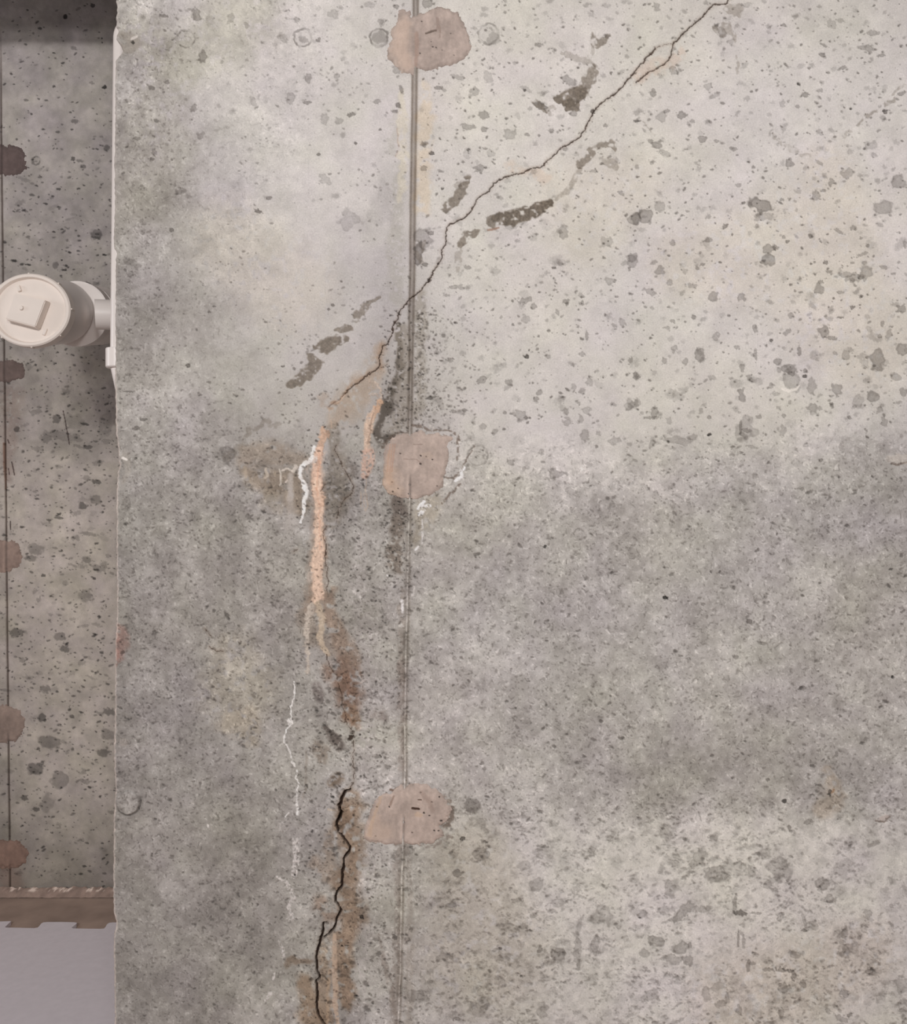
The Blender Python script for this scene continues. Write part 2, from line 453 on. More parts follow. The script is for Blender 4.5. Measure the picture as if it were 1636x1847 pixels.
# ---- marks read off one by one: (x, y, rx, ry, angle, strength)
for T, lst in (
    (A, [(500, 90, 24, 42, -.4, .24), (705, 110, 22, 30, 0, .16), (800, 147, 18, 22, 0, .18), (545, 340, 27, 36, 0, .26), (655, 368, 10, 14, 0, .2),
         (1095, 118, 20, 14, .4, .22), (1318, 88, 33, 27, 0, .15), (1600, 130, 18, 22, 0, .16), (1015, 222, 38, 22, .7, .18), (1225, 234, 14, 12, 0, .35),
         (490, 636, 18, 23, 0, .22), (530, 805, 23, 25, 0, .22), (258, 895, 15, 20, 0, .24), (1165, 465, 21, 22, 0, .22), (1335, 447, 18, 15, 0, .2),
         (1058, 580, 24, 28, 0, .18), (1160, 607, 22, 12, 0, .32), (840, 600, 16, 26, -.3, .14), (915, 590, 20, 18, 0, .1), (1262, 700, 24, 30, 0, .15),
         (870, 1246, 22, 10, .3, .45), (935, 1168, 15, 10, 0, .35), (1258, 1062, 36, 28, 0, .15), (415, 1130, 26, 18, 0, .2), (1445, 845, 11, 11, 0, .5),
         (1590, 764, 11, 8, 0, .45), (1225, 910, 11, 9, 0, .45), (357, 1357, 13, 12, 0, .35), (1410, 1300, 60, 55, 0, .12), (240, 520, 20, 11, .6, .32),
         (265, 710, 14, 9, .4, .35), (155, 817, 20, 10, .1, .25), (242, 938, 16, 9, .1, .35), (330, 485, 13, 12, 0, .3), (120, 1545, 55, 25, .4, .16),
         (1570, 600, 20, 18, 0, .25), (310, 92, 26, 9, .1, .3), (1420, 675, 24, 11, -.3, .4), (1345, 712, 30, 18, 0, .2), (1525, 30, 30, 18, 0, .15)]),
    (B, [(178, 38, 17, 13, 0, .3), (92, 128, 18, 22, 0, .18), (360, 20, 30, 22, 0, .25), (185, 405, 26, 30, 0, .2), (545, 455, 42, 15, .25, .2),
         (720, 455, 32, 30, .6, .15), (425, 518, 26, 11, 0, .35), (645, 545, 28, 24, 0, .22), (210, 530, 12, 26, -.2, .32), (195, 625, 18, 14, 0, .4),
         (172, 655, 16, 9, 0, .3), (690, 680, 32, 24, 0, .28), (600, 748, 40, 16, .1, .25), (695, 762, 15, 15, 0, .3), (845, 790, 38, 28, 0, .2),
         (950, 795, 14, 11, 0, .3), (1095, 770, 16, 11, 0, .3), (945, 527, 34, 14, .5, .16), (1020, 262, 22, 12, 0, .3), (1030, 620, 48, 18, .6, .38),
         (388, 905, 15, 11, 0, .55), (605, 883, 10, 9, 0, .5), (665, 995, 30, 18, -.3, .25), (345, 850, 24, 16, 0, .28), (600, 900, 20, 30, 0, .12),
         (735, 905, 22, 24, 0, .14), (452, 1112, 11, 7, 0, .6), (340, 992, 22, 14, .2, .25), (440, 1010, 20, 8, .1, .3), (1175, 880, 22, 10, 0, .3),
         (1595, 1290, 40, 42, 0, .22), (1165, 1372, 32, 35, 0, .2), (1110, 1582, 13, 9, 0, .5), (605, 1578, 22, 12, .2, .26), (780, 1165, 8, 8, 0, .3),
         (1225, 672, 26, 15, .5, .25), (1195, 475, 36, 24, .4, .25), (1415, 740, 14, 10, 0, .3), (1600, 714, 14, 10, 0, .3), (1505, 1140, 22, 12, .6, .25),
         (1420, 1425, 28, 28, 0, .16), (1565, 1520, 30, 26, 0, .2), (1340, 655, 14, 10, 0, .6), (345, 1560, 22, 15, 0, .4), (340, 1400, 50, 60, 0, .22),
         (310, 1490, 30, 60, 0, .35), (385, 1375, 18, 12, 0, .35), (1420, 215, 17, 12, 0, .4), (1345, 1010, 22, 8, 0, .2), (90, 1200, 60, 160, 0, .05)]),
    (Cc, [(160, 40, 18, 22, 0, .22), (258, 418, 26, 22, 0, .2), (135, 548, 18, 20, 0, .28), (465, 510, 24, 20, 0, .2), (310, 682, 26, 22, 0, .3), (190, 685, 30, 30, 0, .18),
          (215, 655, 18, 11, 0, .28), (40, 715, 15, 11, .4, .3), (425, 818, 28, 20, .5, .3), (165, 862, 45, 28, .2, .3), (120, 830, 20, 12, .2, .3),
          (210, 905, 38, 14, .3, .2), (610, 878, 22, 11, .4, .28), (510, 830, 14, 10, 0, .26), (505, 155, 18, 13, 0, .3), (540, 190, 22, 30, -.5, .25),
          (600, 245, 20, 16, 0, .15), (1190, 140, 35, 26, .5, .15), (1438, 195, 36, 18, 0, .24), (1400, 285, 52, 26, .2, .24), (1485, 328, 22, 10, 0, .3),
          (1135, 325, 20, 10, .3, .35), (1145, 265, 28, 8, .5, .28), (1260, 398, 24, 11, -.2, .3), (1035, 560, 24, 13, -.1, .34), (1125, 533, 18, 11, 0, .24),
          (995, 492, 10, 8, -.3, .7), (1305, 642, 8, 8, 0, .75), (1510, 657, 16, 12, 0, .5), (1605, 552, 26, 10, -.5, .32), (910, 150, 15, 9, .3, .32),
          (500, 565, 30, 14, -.5, .18), (900, 615, 30, 24, 0, .16), (990, 628, 17, 8, .3, .25), (1430, 858, 30, 28, 0, .16), (945, 965, 22, 26, 0, .28),
          (1120, 962, 26, 10, .7, .2), (1280, 1022, 40, 27, -.1, .2), (1588, 1072, 38, 36, 0, .24), (1495, 1222, 50, 42, .3, .22), (1190, 1075, 18, 20, 0, .24),
          (1103, 1152, 20, 26, 0, .22), (1140, 1125, 16, 8, 0, .3), (895, 1180, 14, 9, 0, .28), (780, 1215, 62, 38, .2, .32), (795, 1280, 58, 26, 0, .17),
          (640, 1095, 18, 12, 0, .24), (90, 1275, 38, 40, 0, .28), (25, 1290, 32, 38, 0, .22), (175, 1215, 26, 26, 0, .18), (460, 1280, 18, 20, 0, .2),
          (565, 1335, 14, 15, 0, .35), (468, 1415, 20, 14, 0, .25), (255, 1440, 15, 20, 0, .24), (820, 1470, 34, 24, 0, .26), (818, 1535, 34, 38, .2, .28),
          (862, 1462, 18, 12, 0, .28), (1230, 1362, 34, 10, .5, .24), (1320, 1345, 18, 14, 0, .26), (1065, 1395, 14, 12, 0, .3), (930, 1425, 12, 10, 0, .36),
          (908, 1400, 12, 10, 0, .25), (1155, 1550, 18, 12, 0, .34), (1175, 1605, 18, 10, 0, .28), (1390, 1595, 40, 46, 0, .22), (1280, 1620, 60, 14, -.1, .2),
          (1375, 1500, 40, 9, -.4, .24), (175, 1600, 38, 28, 0, .24), (430, 1560, 14, 12, 0, .28), (400, 1585, 16, 9, 0, .28), (1500, 1580, 26, 12, .2, .25),
          (1625, 1440, 12, 22, 0, .22), (1560, 1615, 17, 7, 0, .28), (20, 1540, 30, 34, 0, .22), (232, 1507, 8, 8, 0, .4), (1405, 1450, 12, 10, 0, .3),
          (370, 715, 14, 10, 0, .25), (730, 988, 10, 10, 0, .35), (133, 958, 18, 12, 0, .2), (395, 965, 20, 8, .6, .2), (695, 30, 22, 15, 0, .16)]),
    (Dd, [(460, 522, 14, 14, -.5, .5), (1015, 527, 11, 7, 0, .5), (195, 840, 20, 9, 0, .38), (150, 893, 24, 13, -.4, .35), (160, 712, 10, 14, -.3, .3),
          (100, 675, 28, 6, .05, .35), (405, 768, 16, 14, 0, .2), (100, 575, 18, 8, .1, .25), (255, 578, 18, 9, 0, .28), (700, 1040, 60, 50, 0, .22),
          (1090, 960, 60, 90, .2, .05), (325, 740, 12, 70, 0, .05), (785, 1235, 50, 20, .3, .14), (300, 1500, 50, 40, 0, .1), (90, 1330, 22, 40, 0, .1),
          (1310, 165, 12, 8, .2, .4), (1285, 190, 9, 6, 0, .4), (610, 173, 9, 6, 0, .4), (580, 205, 9, 7, 0, .35), (950, 1000, 6, 6, 0, .4)]),
    (E, [(520, 60, 24, 13, 0, .26), (475, 108, 17, 8, 0, .24), (935, 140, 42, 17, -.3, .26), (990, 172, 16, 15, 0, .24), (1183, 145, 24, 18, .3, .28),
         (1435, 20, 30, 22, 0, .18), (1130, 205, 12, 20, -.3, .22), (945, 248, 22, 18, 0, .18), (1275, 155, 15, 15, 0, .28), (1270, 105, 18, 13, 0, .2),
         (1515, 265, 18, 20, 0, .18), (1080, 315, 13, 9, 0, .32), (1303, 345, 10, 26, 0, .28), (1482, 115, 11, 9, 0, .32), (950, 468, 12, 11, 0, .65),
         (963, 430, 7, 6, 0, .6), (682, 607, 28, 18, -.3, .26), (842, 620, 22, 20, 0, .24), (500, 488, 15, 14, 0, .22), (1075, 470, 15, 15, 0, .2),
         (1275, 450, 15, 15, 0, .22), (1565, 487, 14, 16, 0, .24), (1600, 585, 18, 18, 0, .18), (1325, 615, 20, 24, 0, .2), (1225, 645, 14, 20, 0, .2),
         (1025, 680, 18, 14, -.5, .28), (1005, 715, 18, 14, -.4, .3), (1280, 670, 22, 16, 0, .2), (375, 713, 18, 13, 0, .45), (435, 745, 17, 38, -.5, .12),
         (515, 790, 17, 10, .5, .28), (580, 785, 13, 10, 0, .28), (488, 702, 9, 10, 0, .35), (905, 812, 34, 30, .2, .22), (820, 800, 12, 10, 0, .3),
         (955, 830, 18, 8, 0, .28), (690, 883, 22, 14, -.3, .2), (760, 915, 22, 15, -.4, .22), (1190, 855, 28, 26, 0, .2), (1268, 835, 18, 24, 0, .2),
         (1180, 790, 18, 20, 0, .16), (1305, 785, 22, 24, 0, .16), (1560, 745, 28, 34, 0, .18), (1603, 745, 15, 28, 0, .18), (1295, 940, 28, 34, 0, .2),
         (1375, 920, 14, 16, 0, .2), (1475, 965, 42, 25, -.2, .18), (1555, 985, 18, 12, 0, .18), (1362, 998, 11, 11, 0, .36), (1030, 1030, 16, 18, 0, .2),
         (850, 1090, 22, 24, 0, .2), (1130, 1160, 40, 32, 0, .24), (1240, 1145, 24, 20, 0, .1), (1150, 1210, 60, 10, .2, .1), (1315, 1105, 20, 18, 0, .12),
         (1055, 1590, 14, 9, .3, .75), (880, 1228, 7, 6, 0, .5), (935, 1130, 12, 11, 0, .2), (565, 60, 14, 16, 0, .2), (455, 345, 14, 9, 0, .26), (372, 18, 12, 9, 0, .6)]),
    (F, [(120, 85, 38, 18, .3, .22), (240, 35, 17, 20, 0, .2), (365, 52, 34, 13, .2, .2), (488, 112, 26, 32, .2, .26), (655, 120, 24, 24, 0, .24),
         (1117, 68, 24, 32, 0, .26), (1130, 28, 14, 9, 0, .26), (1330, 5, 60, 20, 0, .22), (1242, 90, 22, 9, 0, .25), (1315, 178, 13, 13, 0, .4),
         (1245, 238, 22, 5, 0, .4), (955, 225, 20, 16, .5, .22), (375, 237, 13, 14, 0, .34), (250, 258, 17, 11, .3, .26), (585, 228, 9, 9, 0, .4),
         (740, 300, 15, 26, 0, .26), (930, 325, 18, 17, 0, .26), (1145, 320, 36, 38, .3, .27), (1190, 360, 36, 12, .2, .27), (835, 374, 13, 9, 0, .55),
         (510, 350, 20, 22, 0, .2), (220, 300, 18, 10, 0, .22), (265, 420, 16, 28, .6, .2), (412, 460, 26, 34, .1, .26), (325, 498, 18, 22, 0, .24),
         (630, 412, 16, 13, 0, .24), (742, 465, 14, 30, -.2, .28), (1000, 435, 11, 32, 0, .32), (870, 497, 24, 20, 0, .28), (1273, 462, 26, 30, 0, .2),
         (1455, 492, 42, 56, 0, .28), (1385, 505, 24, 30, 0, .12), (1605, 422, 38, 32, 0, .26), (1210, 450, 14, 12, 0, .2), (945, 545, 50, 34, .1, .27),
         (955, 600, 52, 55, 0, .2), (880, 550, 12, 16, 0, .22), (1032, 585, 13, 9, 0, .6), (1035, 555, 13, 14, 0, .35), (665, 535, 17, 22, 0, .24),
         (705, 595, 16, 17, 0, .24), (485, 592, 26, 12, 0, .17), (1075, 650, 22, 50, 0, .2), (1215, 660, 32, 40, 0, .25), (1570, 592, 28, 28, 0, .22),
         (1430, 710, 38, 36, -.5, .27), (1345, 735, 32, 42, 0, .15), (1478, 775, 17, 18, 0, .2), (1620, 675, 24, 26, 0, .24), (660, 695, 22, 38, -.3, .28),
         (1075, 775, 28, 27, 0, .24), (1125, 775, 14, 12, 0, .2), (835, 640, 14, 16, 0, .24), (860, 688, 22, 12, 0, .18), (945, 740, 10, 12, 0, .22),
         (690, 895, 50, 62, 0, .16), (695, 905, 30, 12, .2, .26), (655, 885, 8, 44, 0, .3), (758, 825, 20, 14, 0, .28), (905, 905, 28, 32, 0, .17),
         (912, 818, 12, 10, 0, .26), (145, 800, 20, 30, 0, .24), (135, 830, 46, 8, 0, .26), (420, 792, 12, 18, 0, .22), (467, 828, 13, 11, 0, .3),
         (230, 845, 20, 20, 0, .18), (470, 928, 13, 7, -.3, .85), (280, 965, 85, 24, .05, .18), (370, 945, 26, 16, 0, .2), (130, 985, 18, 28, .5, .18),
         (1505, 855, 20, 30, -.3, .22), (1297, 830, 12, 12, 0, .28), (1395, 903, 14, 9, .5, .26), (35, 585, 16, 22, 0, .24), (205, 495, 13, 16, 0, .24),
         (720, 1000, 34, 10, .1, .2), (1130, 1080, 12, 9, 0, .3), (738, 1175, 20, 14, 0, .16), (390, 1172, 12, 9, 0, .3), (545, 1168, 7, 5, 0, .4),
         (1605, 190, 30, 24, .1, .27), (1410, 305, 15, 28, -.3, .12), (1490, 275, 12, 18, .2, .25), (1475, 350, 13, 14, 0, .24), (1530, 330, 18, 34, .2, .2),
         (0, 760, 30, 22, 0, .15), (40, 745, 14, 24, -.3, .2), (1000, 205, 6, 6, 0, .3), (1230, 960, 200, 20, 0, .04), (1300, 1000, 180, 40, 0, .04)]),
    (K, [(213, 257, 14, 11, 0, .85), (708, 395, 20, 14, .2, .4), (628, 605, 18, 13, 0, .35), (430, 293, 14, 9, 0, .3), (1022, 790, 17, 13, 0, .26),
         (1555, 725, 9, 8, 0, .65), (910, 35, 9, 9, 0, .35), (1540, 87, 13, 6, -.3, .5), (1180, 1400, 14, 20, .2, .5), (915, 1455, 15, 13, 0, .5),
         (1110, 1362, 18, 7, .1, .35), (815, 1330, 13, 8, 0, .4), (937, 987, 12, 5, .3, .4), (1105, 1443, 8, 6, 0, .45), (1235, 870, 36, 60, 0, .1),
         (1240, 953, 12, 6, .3, .4), (970, 922, 6, 5, 0, .5), (1115, 690, 6, 6, 0, .4), (1295, 357, 12, 6, 0, .4), (600, 80, 30, 40, 0, .08),
         (1160, 400, 90, 60, .3, .05), (1385, 1090, 30, 30, 0, .1), (1220, 1180, 10, 20, 0, .25), (750, 268, 18, 14, 0, .15), (1080, 620, 24, 16, 0, .14)]),
    (L, [(215, 345, 32, 52, -.2, .17), (415, 480, 44, 38, 0, .2), (375, 520, 22, 30, 0, .16), (515, 585, 58, 42, .3, .22), (610, 545, 55, 46, -.2, .12),
         (665, 530, 18, 42, -.4, .15), (800, 455, 30, 32, 0, .15), (895, 545, 66, 60, 0, .18), (820, 635, 28, 30, 0, .2), (720, 570, 30, 34, 0, .16),
         (1125, 625, 42, 42, .3, .22), (1175, 725, 34, 34, 0, .22), (1265, 560, 55, 66, 0, .12), (1290, 410, 26, 26, 0, .16), (245, 665, 45, 62, 0, .17),
         (315, 800, 75, 30, -.6, .22), (430, 785, 52, 20, 0, .17), (270, 840, 14, 44, 0, .16), (620, 760, 15, 56, .1, .24), (648, 808, 36, 16, .1, .42),
         (745, 810, 26, 7, .1, .28), (295, 1010, 42, 34, .1, .26), (160, 975, 58, 28, .2, .26), (345, 1090, 34, 26, 0, .22), (250, 1085, 45, 32, 0, .18),
         (355, 1000, 10, 22, 0, .26), (640, 960, 7, 50, 0, .3), (672, 985, 10, 40, 0, .2), (1300, 1020, 62, 34, -.4, .2), (1265, 1050, 40, 40, 0, .14),
         (985, 1050, 36, 26, 0, .2), (700, 1115, 16, 36, .1, .26), (720, 1108, 24, 9, 0, .24), (895, 1142, 30, 15, .2, .34), (815, 1143, 36, 12, 0, .24),
         (968, 1170, 14, 34, 0, .28), (940, 1150, 30, 9, .2, .3), (915, 1255, 52, 26, -.2, .2), (1270, 1285, 26, 24, .3, .26), (1022, 1238, 20, 18, 0, .26),
         (120, 1300, 52, 38, 0, .18), (450, 1280, 26, 42, 0, .18), (525, 1240, 50, 24, -.3, .14), (575, 1300, 14, 42, 0, .2), (535, 1345, 30, 20, 0, .2),
         (645, 1380, 17, 28, 0, .22), (895, 1410, 16, 36, 0, .2), (1295, 1412, 18, 9, -.5, .34), (1250, 1430, 34, 18, .3, .2), (1165, 1375, 14, 30, -.2, .22),
         (1030, 850, 10, 48, -.3, .2), (1085, 880, 34, 34, 0, .14), (1030, 912, 17, 7, .2, .36), (1245, 930, 44, 26, 0, .16), (1270, 905, 22, 18, 0, .16),
         (1425, 1155, 26, 20, 0, .2), (1405, 815, 20, 24, 0, .17), (60, 838, 9, 7, 0, .6), (1355, 950, 12, 14, 0, .24), (890, 830, 20, 24, 0, .2),
         (85, 1050, 24, 26, 0, .2), (70, 820, 26, 22, 0, .17), (1600, 1240, 40, 40, 0, .16), (1545, 765, 13, 13, 0, .22), (1440, 400, 40, 14, -.4, .22),
         (945, 310, 10, 22, -.4, .32), (325, 370, 13, 16, 0, .26), (498, 360, 24, 20, 0, .2), (1055, 270, 24, 14, 0, .26), (915, 145, 12, 12, 0, .4)]),
    (J, [(765, 372, 14, 14, .6, .55), (880, 460, 40, 40, 0, .2), (740, 575, 28, 20, 0, .3), (1245, 450, 60, 38, 0, .12), (1135, 525, 44, 26, -.1, .16),
         (1195, 640, 36, 40, .3, .18), (1240, 415, 32, 9, .1, .25), (1530, 455, 28, 28, 0, .2), (700, 765, 30, 20, 0, .2), (1085, 735, 34, 15, 0, .22),
         (1325, 745, 36, 28, 0, .18), (655, 1065, 42, 36, 0, .18), (1010, 1070, 44, 24, 0, .14), (1330, 1055, 36, 34, 0, .24), (1445, 1040, 20, 90, 0, .2),
         (1545, 1010, 24, 60, .3, .2), (1225, 1025, 14, 22, .3, .3), (1240, 1400, 38, 40, 0, .18), (860, 1370, 50, 60, 0, .14), (1590, 830, 60, 60, 0, .14),
         (1450, 900, 14, 60, .3, .16), (500, 1300, 60, 40, 0, .16), (735, 1435, 26, 10, .1, .3), (1155, 1385, 18, 8, 0, .24), (990, 1015, 10, 9, 0, .35),
         (170, 830, 16, 9, .4, .65), (1115, 1182, 7, 6, 0, .6), (600, 800, 120, 80, 0, .05), (560, 480, 140, 60, 0, .06)]),
):
    for (x, y, rx, ry, an, st) in lst:
        (px, py, prx, pry), = T([(x, y, rx, ry)])
        f.blob(px, py, prx, pry, an, st * 0.9, soft=0.16, rough=0.85 if prx > 4 else 0.6, nscale=max(3.0, 0.9 * min(prx, pry)), relief=0.0004 + (0.0022 if st > .5 else 0), rim=0.22, seed=600 + int(x) % 7)

# plug rings left by the form ties' companion screws
for (x, y, r, s_) in ((335, 70, 16, .22), (546, 68, 16, .26), (684, 68, 16, .30), (881, 61, 18, .24), (862, 821, 18, .22)):
    f.ring(x, y, r, 2.6, s_, 0.0004)
f.blob(548, 72, 9, 6, 0.3, .18); f.blob(684, 68, 13, 12, 0, .16); f.blob(852, 1453, 15, 13, 0, .22, soft=.1, rough=.2)
f.blob(889, 70, 12, 12, 0, .14)

# dark smears where the paste is missing (polylines with half widths)
SM = (110, 103, 94)
for T, pts, al in (
    (B, [(1345, 215, 22), (1360, 255, 28), (1410, 240, 20), (1425, 215, 16)], .62), (B, [(1340, 280, 12), (1325, 330, 16)], .3),
    (B, [(1345, 385, 12), (1340, 430, 34), (1300, 500, 36), (1270, 540, 40)], .62), (B, [(1270, 545, 42), (1200, 580, 60), (1130, 580, 22)], .85),
    (B, [(1235, 620, 32), (1190, 620, 30)], .8), (B, [(1160, 310, 8), (1250, 345, 20), (1330, 370, 12), (1390, 405, 5)], .35),
    (B, [(1110, 640, 20), (1090, 655, 24)], .4), (B, [(990, 595, 10), (1040, 635, 18), (1070, 660, 10)], .6),
    (B, [(595, 1060, 22), (565, 1130, 30), (520, 1185, 28), (465, 1235, 22)], .7), (B, [(540, 1100, 20), (600, 1050, 20)], .35),
    (B, [(735, 1290, 20), (735, 1320, 20), (775, 1345, 8)], .72), (B, [(780, 1290, 34), (870, 1285, 46), (960, 1255, 42), (1040, 1215, 34), (1090, 1200, 20)], .95),
    (B, [(1090, 1190, 14), (1135, 1160, 16), (1190, 1135, 18), (1220, 1080, 14), (1260, 1000, 14)], .4),
    (B, [(1260, 975, 22), (1310, 920, 24), (1350, 870, 22), (1400, 850, 18), (1450, 850, 20), (1475, 880, 14)], .6),
    (B, [(1410, 940, 16), (1450, 970, 34), (1470, 990, 22)], .42), (B, [(555, 1440, 24), (600, 1390, 30), (650, 1375, 18)], .7),
    (B, [(555, 1450, 20), (545, 1510, 20), (545, 1600, 12)], .35), (B, [(320, 1440, 18), (345, 1430, 14), (310, 1500, 22), (330, 1540, 16)], .5),
    (Cc, [(570, 50, 20), (630, 60, 42), (650, 90, 16)], .45), (Cc, [(500, 160, 14), (545, 195, 24), (570, 150, 22), (600, 190, 16), (625, 240, 8)], .42),
    (Cc, [(640, 330, 6), (640, 390, 8), (630, 440, 7)], .4), (Cc, [(1345, 740, 9), (1400, 690, 10), (1465, 648, 6)], .5),
    (Cc, [(1505, 618, 8), (1555, 592, 12)], .5), (Cc, [(1545, 555, 8), (1625, 490, 7)], .4), (Cc, [(1262, 808, 7), (1300, 775, 6)], .35),
    (Cc, [(850, 800, 14), (900, 850, 8), (960, 880, 16), (1010, 910, 12), (1060, 915, 14)], .34), (Cc, [(75, 715, 4), (150, 800, 4)], .35),
    (Dd, [(1580, 125, 12), (1545, 140, 12), (1490, 185, 22), (1450, 235, 28)], .6), (Dd, [(1410, 300, 18), (1370, 310, 20), (1335, 310, 14)], .7),
    (Dd, [(1390, 365, 20), (1330, 375, 32), (1260, 410, 42), (1200, 410, 14)], .78), (Dd, [(1180, 480, 30), (1215, 510, 36), (1170, 560, 45), (1120, 600, 34), (1060, 640, 20)], .75),
    (Dd, [(920, 850, 20), (880, 885, 14), (820, 905, 22), (800, 940, 14)], .42), (Dd, [(985, 870, 18), (940, 880, 14)], .3),
    (Dd, [(790, 970, 12), (750, 1010, 18), (690, 1060, 30)], .3),
):
    f.stroke(T(pts), SM, al * (1.0 if al > .5 else .8), soft=.16, jitter=4.4, jscale=8, relief=0.0009, breakup=0.30 if al > .65 else .40, bscale=7, seed=701, mott=.20)

# grime beside the form seam
for pts, col, al, jit in (
    ([(722, 300, 8), (717, 380, 12), (712, 460, 14), (716, 540, 12)], (150, 148, 136), .22, 8),
    (M([(1290, 130, 20), (1310, 300, 26), (1300, 500, 40), (1320, 620, 40), (1240, 780, 46), (1190, 950, 48)]), (96, 91, 84), .85, 5),
    (M([(1190, 950, 70), (1120, 1080, 36), (1095, 1180, 30), (1150, 1270, 44), (1230, 1240, 34)]), (92, 87, 82), .85, 6),
    (M([(1340, 200, 60), (1350, 700, 60), (1330, 1000, 70), (1260, 1150, 80)]), (140, 134, 126), .55, 8),
    (E([(320, 130, 40), (330, 300, 34), (320, 520, 30), (310, 800, 30)]), (140, 134, 124), .4, 8),
    (N([(1150, 200, 60), (1170, 300, 60), (1150, 380, 50)]), (108, 101, 96), .85, 6),
    (N([(1150, 400, 55), (1140, 700, 70), (1160, 830, 50)]), (122, 115, 108), .8, 8),
    (N([(1180, 1000, 24), (1190, 1400, 24), (1170, 1800, 24)]), (136, 128, 121), .45, 6),
    (O([(1420, 0, 40), (1420, 500, 34), (1440, 1100, 30)]), (142, 132, 126), .4, 6),
    (J([(380, 400, 18), (380, 800, 16), (375, 1100, 22), (360, 1460, 26)]), (134, 126, 120), .42, 5),
    (J([(440, 400, 14), (460, 800, 20), (450, 1100, 26), (450, 1460, 26)]), (140, 133, 126), .36, 5),
    (J([(270, 940, 5), (300, 1080, 14), (340, 1220, 16), (370, 1400, 14)]), (138, 130, 124), .5, 4),
    (B([(200, 560, 18), (170, 740, 26), (150, 900, 24)]), (160, 158, 146), .18, 8),
    (B([(330, 640, 30), (345, 700, 22)]), (150, 145, 135), .3, 8),
    # damp between crack and plugs
    (M([(640, 1150, 60), (680, 1350, 80), (700, 1550, 110), (700, 1800, 150)]), (130, 124, 116), .55, 10),
    (N([(600, 60, 90), (600, 250, 110), (560, 420, 60)]), (130, 125, 118), .6, 10),
    (M([(830, 1540, 60), (860, 1580, 46)]), (112, 106, 102), .45, 8),
    (O([(520, 250, 60), (560, 330, 60)]), (112, 106, 104), .65, 5),
    (O([(640, 680, 30), (720, 780, 60), (770, 860, 50)]), (100, 94, 90), .85, 5),
    (O([(560, 850, 70), (620, 1000, 60)]), (134, 124, 114), .5, 8),
    (O([(750, 1200, 60), (700, 1240, 40)]), (122, 110, 98), .7, 6),
    (O([(1180, 520, 80), (1240, 560, 50)]), (132, 124, 120), .55, 8),
    (O([(420, 900, 14), (430, 1200, 12), (400, 1400, 14)]), (130, 122, 114), .35, 4),
):
    f.stroke(pts, col, min(.95, al * 1.25), soft=.55, jitter=jit, jscale=16, breakup=.30 if al > .8 else .36, bscale=6, seed=721, tex=True)

